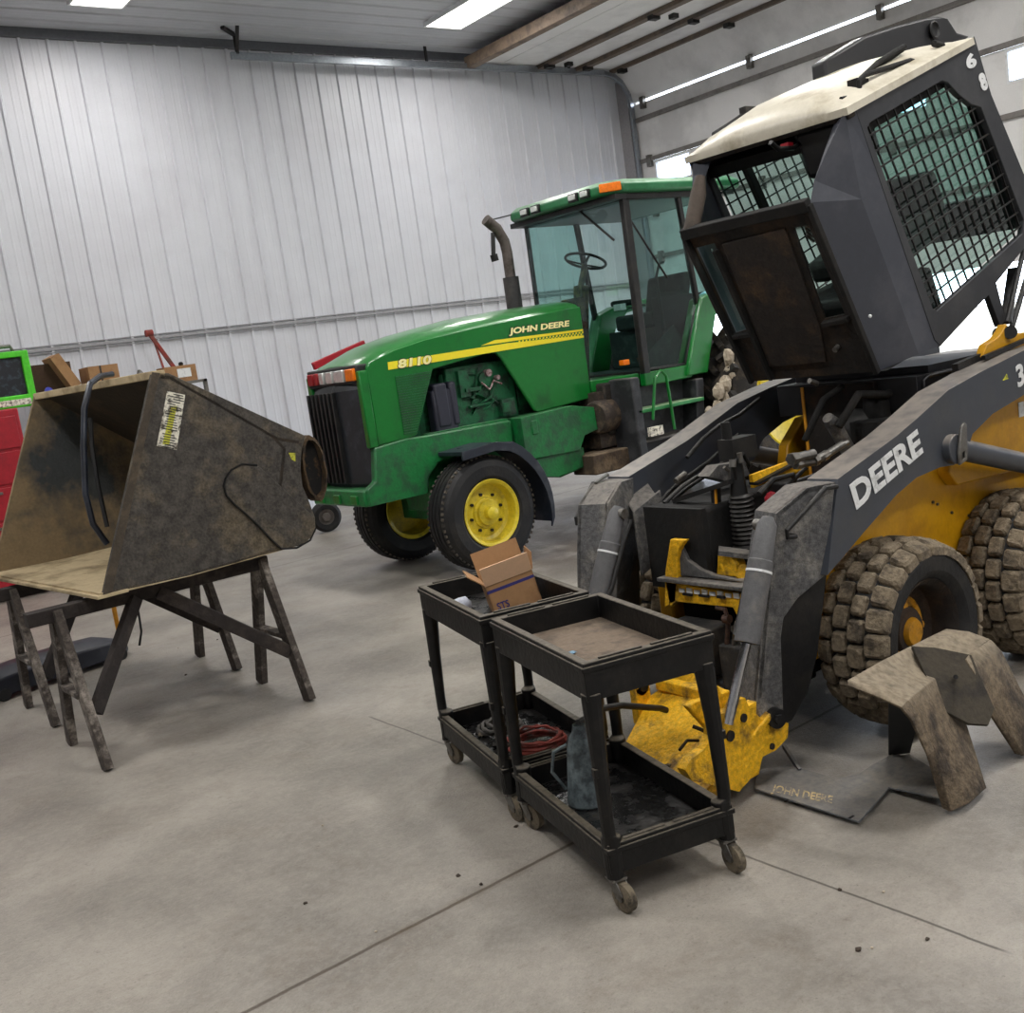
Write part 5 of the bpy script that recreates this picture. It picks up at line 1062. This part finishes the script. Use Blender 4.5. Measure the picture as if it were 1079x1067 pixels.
# hose hooked over the top edge
Yh = [(120, 395, .62), (106, 397, .55), (95, 404, .5), (89, 430, .48), (88, 470, .46), (90, 520, .44), (98, 552, .44), (113, 573, .42)]
hs = thing('hydraulic_hose', bp(*bs(95, 404, .5), .5), 'black hydraulic hose looped over the top edge of the bucket', 'hose')
def hp(x, y, w): return bp(*bs(x, y, w), w)
MB().tube([hp(118, 394, .62), hp(106, 396, .55), hp(95, 404, .46), hp(89, 430, .40), hp(88, 470, .38), hp(90, 520, .36), hp(98, 552, .34), hp(113, 573, .32)], .016, 10).build('hose_line', mat('hose_blue_black', (22, 26, 36), .35, c2=(44, 50, 62), amt=.4), hs)
MB().tube([hp(95, 440, .46), hp(97, 470, .46), hp(103, 510, .44), hp(113, 555, .42)], .013, 8).build('hose_return', M['black'], hs)

# ================================================================ SAWHORSES
def sawhorse(y, x0, x1, name_label, zt=.80):
    t = thing('sawhorse', ((x0+x1)/2, y, 0), name_label, 'sawhorse', 'sawhorses under the bucket')
    MB().box(x0-.16, x1+.02, y-.045, y+.045, zt-.07, zt).build('top_beam', M['wooddk'], t, bevel=.004)
    for x in (x0, x1):
        for s_ in (-1, 1):
            MB().bar((x, y+s_*.315, .0), (x-.02, y+s_*.03, zt-.02), .085, .04, up=(1, 0, 0)).build('leg', M['wood'], t, bevel=.003)
        MB().bar((x-.01, y-.17, .36), (x-.01, y+.17, .36), .06, .025).build('leg_tie', M['wood'], t, bevel=.003)
    xm = (x0+x1)/2-.12
    for x in (x0+.02, x1-.02):
        MB().bar((xm+.06*(1 if x > xm else -1), y-.035, zt-.05), (x, y-.215, .27), .04, .07).build('brace', M['wooddk'], t, bevel=.003)
    return t
s1 = sawhorse(5.66, 1.30, 2.41, 'grey wooden sawhorse under the front edge of the bucket, nearest the viewer')
s2 = sawhorse(6.72, 1.33, 2.44, 'grey wooden sawhorse farther back, under the far side of the bucket')

# ================================================================ PARTS ON THE FLOOR AT RIGHT
fc = thing('fender_cover', (3.2, 1.98, 0), 'mud-coated steel fender cover standing on bent legs beside the front loader tyre', 'fender cover')
def z3(x, y, z): return aZ(x, y, z)
# folded sheet: broad top, two legs bending down; positions measured on the real top height .52
T0, T1, T2, T3 = z3(893, 715, .50), z3(997, 663, .52), z3(1046, 678, .52), z3(952, 705, .50)
top_b = [z3(893, 716, .50), z3(998, 662, .53), z3(1020, 663, .53), z3(1042, 678, .52)]
th = V((0, 0, -.012))
def slab(pts, name, m, parent, t=.012, nrm=None, bevel=.006):
    pts = [V(p) for p in pts]; n = nrm or (pts[1]-pts[0]).cross(pts[2]-pts[0]).normalized(); k = len(pts)
    mb = MB().add(pts+[p-n*t for p in pts], [tuple(range(k)), tuple(range(2*k-1, k-1, -1))]+[(i, i+k, (i+1) % k+k, (i+1) % k) for i in range(k)])
    return mb.build(name, m, parent, bevel=bevel)
def strip(rows, name, m, parent, t=.014, sub=0):
    """rows of points across; a folded plate with thickness"""
    n = len(rows); up = []
    vs = [p for r_ in rows for p in r_]; w_ = len(rows[0]); fs = []
    for i in range(n-1):
        for j in range(w_-1): a = i*w_+j; fs.append((a, a+1, a+w_+1, a+w_))
    mb = MB().add(vs, fs); o = mb.build(name, m, parent, smooth=50)
    s_ = o.modifiers.new('th', 'SOLIDIFY'); s_.thickness = t; s_.offset = -1
    b_ = o.modifiers.new('bev', 'BEVEL'); b_.width = .004; b_.segments = 2; b_.limit_method = 'ANGLE'
    return o
# front leg: top edge back (893,716)-(940,688), over the bend, down to the floor
g = lambda x, y, Y: aY(x, y, Y)
front = [[g(893, 716, 2.16), g(930, 695, 2.20), g(960, 680, 2.22)],
         [g(930, 728, 2.06), g(955, 712, 2.12), g(972, 702, 2.16)],
         [g(956, 738, 2.00), g(975, 722, 2.06), g(990, 712, 2.12)],
         [g(968, 752, 1.98), g(986, 738, 2.04), g(1000, 728, 2.10)],
         [g(985, 790, 1.95), g(1000, 772, 2.00), g(1018, 760, 2.05)],
         [z3(1002, 855, .02), z3(1022, 846, .03), z3(1040, 830, .02)]]
strip(front, 'front_leg', M['fend'], fc)
strip([[g(893, 716, 2.16), g(893, 722, 2.155)], [g(930, 728, 2.06), g(928, 735, 2.055)], [g(956, 738, 2.0), g(950, 745, 1.995)], [g(968, 752, 1.98), g(961, 758, 1.975)], [g(985, 790, 1.95), g(978, 795, 1.945)], [z3(1002, 855, .02), z3(994, 852, .02)]], 'front_flange', M['fend'], fc, .01)
top_s = [[g(893, 716, 2.16), g(930, 695, 2.20), g(960, 680, 2.22), g(997, 662, 2.24)],
         [g(920, 706, 2.20), g(952, 690, 2.20), g(985, 684, 2.16), g(1018, 664, 2.14)],]
strip([[g(960, 680, 2.22), g(978, 671, 2.23), g(997, 662, 2.24)], [g(983, 683, 2.17), g(1000, 670, 2.18), g(1022, 665, 2.16)], [g(1025, 692, 2.08), g(1032, 682, 2.10), g(1044, 673, 2.12)]], 'top_bridge', M['fend'], fc)
rear = [[g(1022, 688, 2.08), g(1034, 680, 2.10), g(1044, 673, 2.12)],
        [g(1032, 704, 2.04), g(1044, 694, 2.06), g(1056, 686, 2.08)],
        [g(1049, 745, 2.0), g(1062, 735, 2.02), g(1074, 722, 2.04)],
        [z3(1079, 796, .02), z3(1091, 788, .02), z3(1104, 778, .02)]]
strip(rear, 'rear_leg', M['fend'], fc)
strip([[g(1022, 688, 2.08), g(1018, 694, 2.07)], [g(1032, 704, 2.04), g(1027, 709, 2.03)], [g(1049, 745, 2.0), g(1043, 750, 1.99)], [z3(1079, 796, .02), z3(1072, 795, .02)]], 'rear_flange', M['fend'], fc, .01)
inw = [g(960, 683, 2.20), g(983, 684, 2.16), g(1022, 692, 2.08), g(1030, 712, 2.03), g(1046, 748, 1.99), g(1040, 765, 1.99), g(1020, 764, 2.0), g(992, 750, 2.05), g(975, 715, 2.12)]
slab(inw, 'inner_panel', mat('dirty_inner', (62, 56, 46), .9, c2=(40, 37, 33), amt=.4, scale=8, bump=.5), fc, bevel=0)
MB().cyl(g(1007, 713, 2.06), g(1007, 713, 2.0), .008).build('panel_stud', M['blackm'], fc)
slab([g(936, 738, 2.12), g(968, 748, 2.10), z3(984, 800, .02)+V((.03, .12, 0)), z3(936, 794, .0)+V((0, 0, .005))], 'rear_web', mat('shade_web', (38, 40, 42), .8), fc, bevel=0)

kp = thing('kick_plate', (3.0, 2.3, 0), 'flat grey steel plate with worn lettering lying on the floor beside the loader coupler', 'steel plate')
top_z = .02
pts = [(797, 812), (795, 830), (905, 865), (938, 828), (950, 826), (992, 838), (1000, 820), (957, 795), (940, 794), (918, 806), (905, 815), (880, 820), (855, 812), (830, 806)]
vs = [z3(x, y, .022) for x, y in pts]
MB().plate([(p.x, p.y) for p in vs], e1=(1, 0, 0), e2=(0, 1, 0), n=(0, 0, 1), t0=.014, t1=.022).build('plate_sheet', M['plate'], kp, bevel=.002)
a, b = z3(905, 865, .022), z3(938, 828, .022)
slab([z3(905, 865, .022), z3(938, 828, .022), z3(950, 826, .06), z3(957, 795, .06), z3(940, 794, .03)], 'raised_fold', M['plate'], kp, t=.006, bevel=0) if False else None
slab([z3(936, 829, .024), z3(992, 840, .05), z3(1002, 822, .05), z3(958, 794, .05), z3(925, 803, .024)], 'raised_fold', M['plate'], kp, t=.006, bevel=0)
MB().box(3.15, 3.19, 2.05, 2.09, 0, .03).box(2.95, 3.0, 2.45, 2.5, 0, .012).build('fold_foot', M['plate'], kp)
o = z3(812, 836, .0235); ex_ = z3(876, 849, .0235)-o; ey_ = z3(815, 826, .0235)-o
text('JOHN DEERE', 'worn_lettering', o, ex_, ey_, M['wornletter'], kp, bold=.02, depth=.0008)
MB().bar(z3(826, 786, .05), z3(843, 812, .02), .012, .02).build('bent_tab', M['plate'], kp)
mb = MB()
for p in ((829, 843), (897, 860), (950, 832)): q_ = z3(*p, .024); mb.box(q_.x-.012, q_.x+.012, q_.y-.004, q_.y+.004, .022, .0235)
mb.build('bolt_slot', M['blackm'], kp, smooth=0)

# ================================================================ BEHIND THE BUCKET
jk = thing('floor_jack', (1.8, 7.4, 0), 'dark navy floor jack lying behind the sawhorses with an orange upright handle', 'floor jack')
jp = [aZ(0, 742, 0), aZ(147, 690, 0)]; jd = (jp[1]-jp[0]).normalized(); jn = V((-jd.y, jd.x, 0)); J0 = aZ(-20, 748, 0)
JL = (jp[1]-J0).length
secs = []
for t, h, w_ in ((0, .17, .34), (.25, .19, .36), (.6, .19, .36), (.85, .17, .34), (.97, .12, .24), (1.0, .08, .16)):
    c = J0+jd*JL*t+jn*.18; secs.append([c-jn*w_/2+V((0, 0, .03)), c+jn*w_/2+V((0, 0, .03)), c+jn*w_/2+V((0, 0, h*.8)), c+jn*w_/4+V((0, 0, h)), c-jn*w_/4+V((0, 0, h)), c-jn*w_/2+V((0, 0, h*.8))])
MB().loft(secs).build('jack_body', M['navy'], jk, bevel=.01)
for t in (.15, .9):
    for s_ in (.02, .34):
        c = J0+jd*JL*t+jn*s_+V((0, 0, .04)); MB().cyl(c-jn*.02, c+jn*.02, .04, n=18).build('jack_wheel', M['black'], jk)
hb = aY(123, 655, 7.45); MB().cyl(hb-V((0, 0, .1)), hb+V((0, 0, .75)), .016, n=12).build('jack_handle', M['pole'], jk)
MB().tube([aY(137, 600, 7.3), aY(138, 630, 7.3), aY(146, 645, 7.3), aY(149, 665, 7.3), aY(147, 680, 7.3)], .008, 8).build('jack_hose', M['black'], jk)

cb = thing('tool_cabinet', (1.6, 11.7, 0), 'tall dark red tool cabinet behind the bucket at the left edge', 'tool cabinet')
cl, cr = 1.0, 2.62
MB().box(cl, cr, 11.35, 12.1, .06, 1.86).build('cabinet_body', M['redpaint'], cb, bevel=.012)
for k in range(5):
    d_ = MB().box(cl+.04, cr-.04, 11.33, 11.35, .12+k*.34, .43+k*.34).build('drawer', M['redpaint'], cb, bevel=.006)
    MB().box(cl+.3, cr-.3, 11.305, 11.33, .37+k*.34, .395+k*.34).build('drawer_pull', M['steel'], d_)
for x in (cl+.1, cr-.1):
    MB().cyl((x-.02, 11.45, .03), (x+.02, 11.45, .03), .03, n=14).build('caster', M['black'], cb)
    MB().cyl((x-.02, 12.0, .03), (x+.02, 12.0, .03), .03, n=14).build('caster', M['black'], cb)
# lime framed unit on the cabinet
gp = [aY(-6, 372, 11.5), aY(24, 368, 11.5), aY(35, 408, 11.5), aY(0, 418, 11.5)]
gz0, gz1 = 1.862, aY(15, 370, 11.5).z; gx1 = aY(34, 400, 11.5).x; gx0 = gx1-.52
gt = thing('battery_charger', ((gx0+gx1)/2, 11.65, 1.86), 'lime green framed charger unit with dark front, on top of the red cabinet', 'charger')
MB().plate([(gx0, gz0), (gx1, gz0), (gx1, gz1), (gx0, gz1)], t0=11.45, t1=11.85, holes=[[(gx0+.07, gz0+.12), (gx1-.07, gz0+.12), (gx1-.07, gz1-.06), (gx0+.07, gz1-.06)]]).build('charger_frame', M['lime'], gt, bevel=.01)
MB().box(gx0+.06, gx1-.06, 11.50, 11.82, gz0+.11, gz1-.05).build('charger_core', mat('charger_dark', (20, 24, 34), .4, c2=(60, 70, 84), amt=.35, scale=14), gt)
MB().box(gx0+.06, gx1-.06, 11.446, 11.45, gz0+.02, gz0+.08).build('charger_label', M['decal'], gt, smooth=0)
MB().tube([(gx0+.15, 11.6, gz1), (gx0+.18, 11.6, gz1+.06), (gx1-.12, 11.6, gz1+.06), (gx1-.1, 11.6, gz1)], .02).build('charger_handle', M['steel'], gt)
# steel rack holding the cartons
rk = thing('storage_rack', (3.75, 12.3, 0), 'grey steel storage rack against the back wall, hidden behind the bucket', 'storage rack')
rz = 1.90
for z in (.1, .9, rz-.03): MB().box(2.72, 4.85, 12.0, 12.6, z, z+.03).build('shelf', M['steel'], rk)
for x in (2.74, 4.83):
    for y in (12.02, 12.58): MB().box(x-.02, x+.02, y-.02, y+.02, 0, rz-.002).build('upright', M['steel'], rk)
def carton(x0, x1, z1, y0, y1, label, tilt=0., open_=False, m=M['card']):
    t = thing('carton', ((x0+x1)/2, (y0+y1)/2, rz), label, 'carton', 'cartons on the rack')
    mb = MB(); z0 = rz+.002
    if open_:
        mb.plate([(x0, z0), (x1, z0), (x1, z1), (x0, z1)], t0=y0+.02, t1=y1, holes=[[(x0+.02, z0+.02), (x1-.02, z0+.02), (x1-.02, z1-.02), (x0+.02, z1-.02)]])
        mb.box(x0, x1, y1-.01, y1, z0, z1)
    else: mb.box(x0, x1, y0, y1, z0, z1)
    o = mb.build('carton_body', m, t)
    return t
Yc = 12.1
X = lambda x, y=385: aY(x, y, Yc).x
Z = lambda x, y: aY(x, y, Yc).z
t = carton(X(92), X(124), Z(105, 385), Yc, Yc+.35, 'small closed brown carton behind the top edge of the bucket, left of the hanging hose')
MB().box(X(104), X(106), Yc-.002, Yc, rz, Z(105, 385)).build('carton_seam', M['wooddk'], t, smooth=0)
t = carton(X(172), X(206), Z(190, 385), Yc, Yc+.25, 'brown carton with a white paper, rightmost of the cartons behind the bucket')
MB().obox(aY(188, 398, Yc-.004), (.16, 0, .0), (0, 0, .10), (0, .002, 0)).build('paper_label', M['white'], t, smooth=0)
# open leaning carton
tc_ = thing('carton', (X(50), Yc+.1, rz), 'open brown carton tipped over with coloured parts inside, beside the green charger', 'carton', 'cartons on the rack')
c1, c2, c3, c4 = aY(42, 385, Yc), aY(62, 372, Yc), aY(86, 404, Yc), aY(60, 418, Yc); dz = rz-min(c3.z, c4.z)
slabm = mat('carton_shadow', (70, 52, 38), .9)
MB().add([c2, c3, c3+V((.0, .35, 0)), c2+V((0, .35, 0)), c2+V((-.10, 0, -.04)), c3+V((-.10, 0, -.04)), c3+V((-.1, .35, -.04)), c2+V((-.1, .35, -.04))], [(0, 1, 2, 3), (7, 6, 5, 4), (0, 4, 5, 1), (1, 5, 6, 2), (2, 6, 7, 3), (3, 7, 4, 0)]).build('carton_flap', M['card'], tc_)
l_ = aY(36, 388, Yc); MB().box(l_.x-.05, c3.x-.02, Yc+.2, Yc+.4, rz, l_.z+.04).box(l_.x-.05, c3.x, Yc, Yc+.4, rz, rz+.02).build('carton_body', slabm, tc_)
crumple('oil_bottle', V((X(44), Yc-.07, rz+.07)), .06, mat('blue_bottle', (50, 60, 170), .4), 'small blue bottle in front of the tipped carton', 'bottle', (.8, .8, 1.1), .08)
crumple('shop_rag', V((X(60), Yc-.10, rz+.06)), .055, M['redpaint'], 'red rag spilling from the tipped carton', 'rag', (1.3, .9, .7), .25)
crumple('valve', V((X(146), Yc, rz+.10)), .09, M['steel'], 'small grey valve standing between the cartons behind the bucket', 'valve', (.5, .5, 1.1), .1)
crumple('spool', V((X(193, 378), Yc+.1, Z(190, 385)+.02)), .03, M['deep'], 'tiny dark spool on top of the rightmost carton', 'spool', (1, 1, .8), .05)
# red bar leaning on the wall behind the cartons
lv = thing('pry_bar', (X(170), 12.5, rz), 'rusty red lever bar sticking up behind the cartons against the wall', 'lever bar')
la_, lb_ = aY(157, 351, 12.52), aY(184, 388, 12.50)
MB().bar(la_, lb_+(lb_-la_)*.35, .05, .04).cyl(la_-V((.04, 0, 0)), la_+V((.04, 0, 0)), .04).build('bar_shaft', mat('rusty_red', (140, 52, 46), .8, c2=(100, 66, 56), amt=.4, scale=10), lv)
MB().bar(la_+V((.03, 0, -.02)), lb_+V((-.12, .0, -.05)), .02, .02).build('bar_strut', M['copper'], lv)

# little wheel beyond the bucket
wc = aZ(346, 560, 0); wt = thing('dolly_wheel', (wc.x, wc.y, 0), 'small dark wheel with grey hub on the floor beyond the bucket, below the tractor nose', 'wheel')
MB().lathe([(.09, -.05), (.14, -.06), (.17, -.04), (.175, 0), (.17, .04), (.14, .06), (.09, .05)], (wc.x, wc.y, .175), (.3, 1, 0), 32, closed=True).build('wheel_tyre', M['rub'], wt)
MB().lathe([(.095, -.04), (.085, -.045), (.05, -.02), (.045, -.07), (0, -.075)], (wc.x, wc.y, .175), (.3, 1, 0), 24).lathe([(.095, .04), (0, .04)], (wc.x, wc.y, .175), (.3, 1, 0), 24).build('wheel_hub', mat('hub_grey', (96, 90, 86), .7, c2=(60, 56, 54), amt=.4), wt)
# red engine hoist beyond the tractor
ha, hb_ = aY(330, 386, 9.6), aY(384, 362, 9.6)
eh = thing('engine_hoist', (hb_.x+.3, 9.6, 0), 'red engine hoist behind the tractor, its boom showing above the hood front', 'engine hoist')
hd = (hb_-ha)
MB().bar(ha, hb_+hd*.0, .05, .075).build('hoist_boom', M['redpaint'], eh, bevel=.008)
MB().bar((hb_.x-.05, 9.6, .1), (hb_.x-.05, 9.6, hb_.z-.02), .08, .08).build('hoist_mast', M['redpaint'], eh, bevel=.008)
for s_ in (-1, 1):
    MB().bar((hb_.x-.05, 9.6, .08), (hb_.x+1.2, 9.6+s_*.4, .08), .07, .07).build('hoist_leg', M['redpaint'], eh, bevel=.008)
    MB().cyl((hb_.x+1.2, 9.58+s_*.4, .04), (hb_.x+1.2, 9.62+s_*.4, .04), .04, n=14).build('caster', M['black'], eh)
# grit on the floor
for i, (x, y) in enumerate(((340, 870), (322, 952), (483, 923), (396, 982), (507, 932), (905, 1001), (919, 999), (885, 938), (544, 871), (188, 683), (229, 674), (196, 711), (931, 940), (977, 990))):
    p = aZ(x, y, 0); o = MB().sphere((p.x, p.y, .003), .0045+.002*(i % 3), 7, (1.2, 1, .6), .3).build('pebble', mat('pebble_dark', (62, 52, 44), .9) if i % 3 else mat('pebble_pale', (180, 168, 150), .9), None, smooth=0)
    tag(o, 'tiny crumb of dirt lying on the bare concrete floor', 'pebble', 'crumbs on the floor')
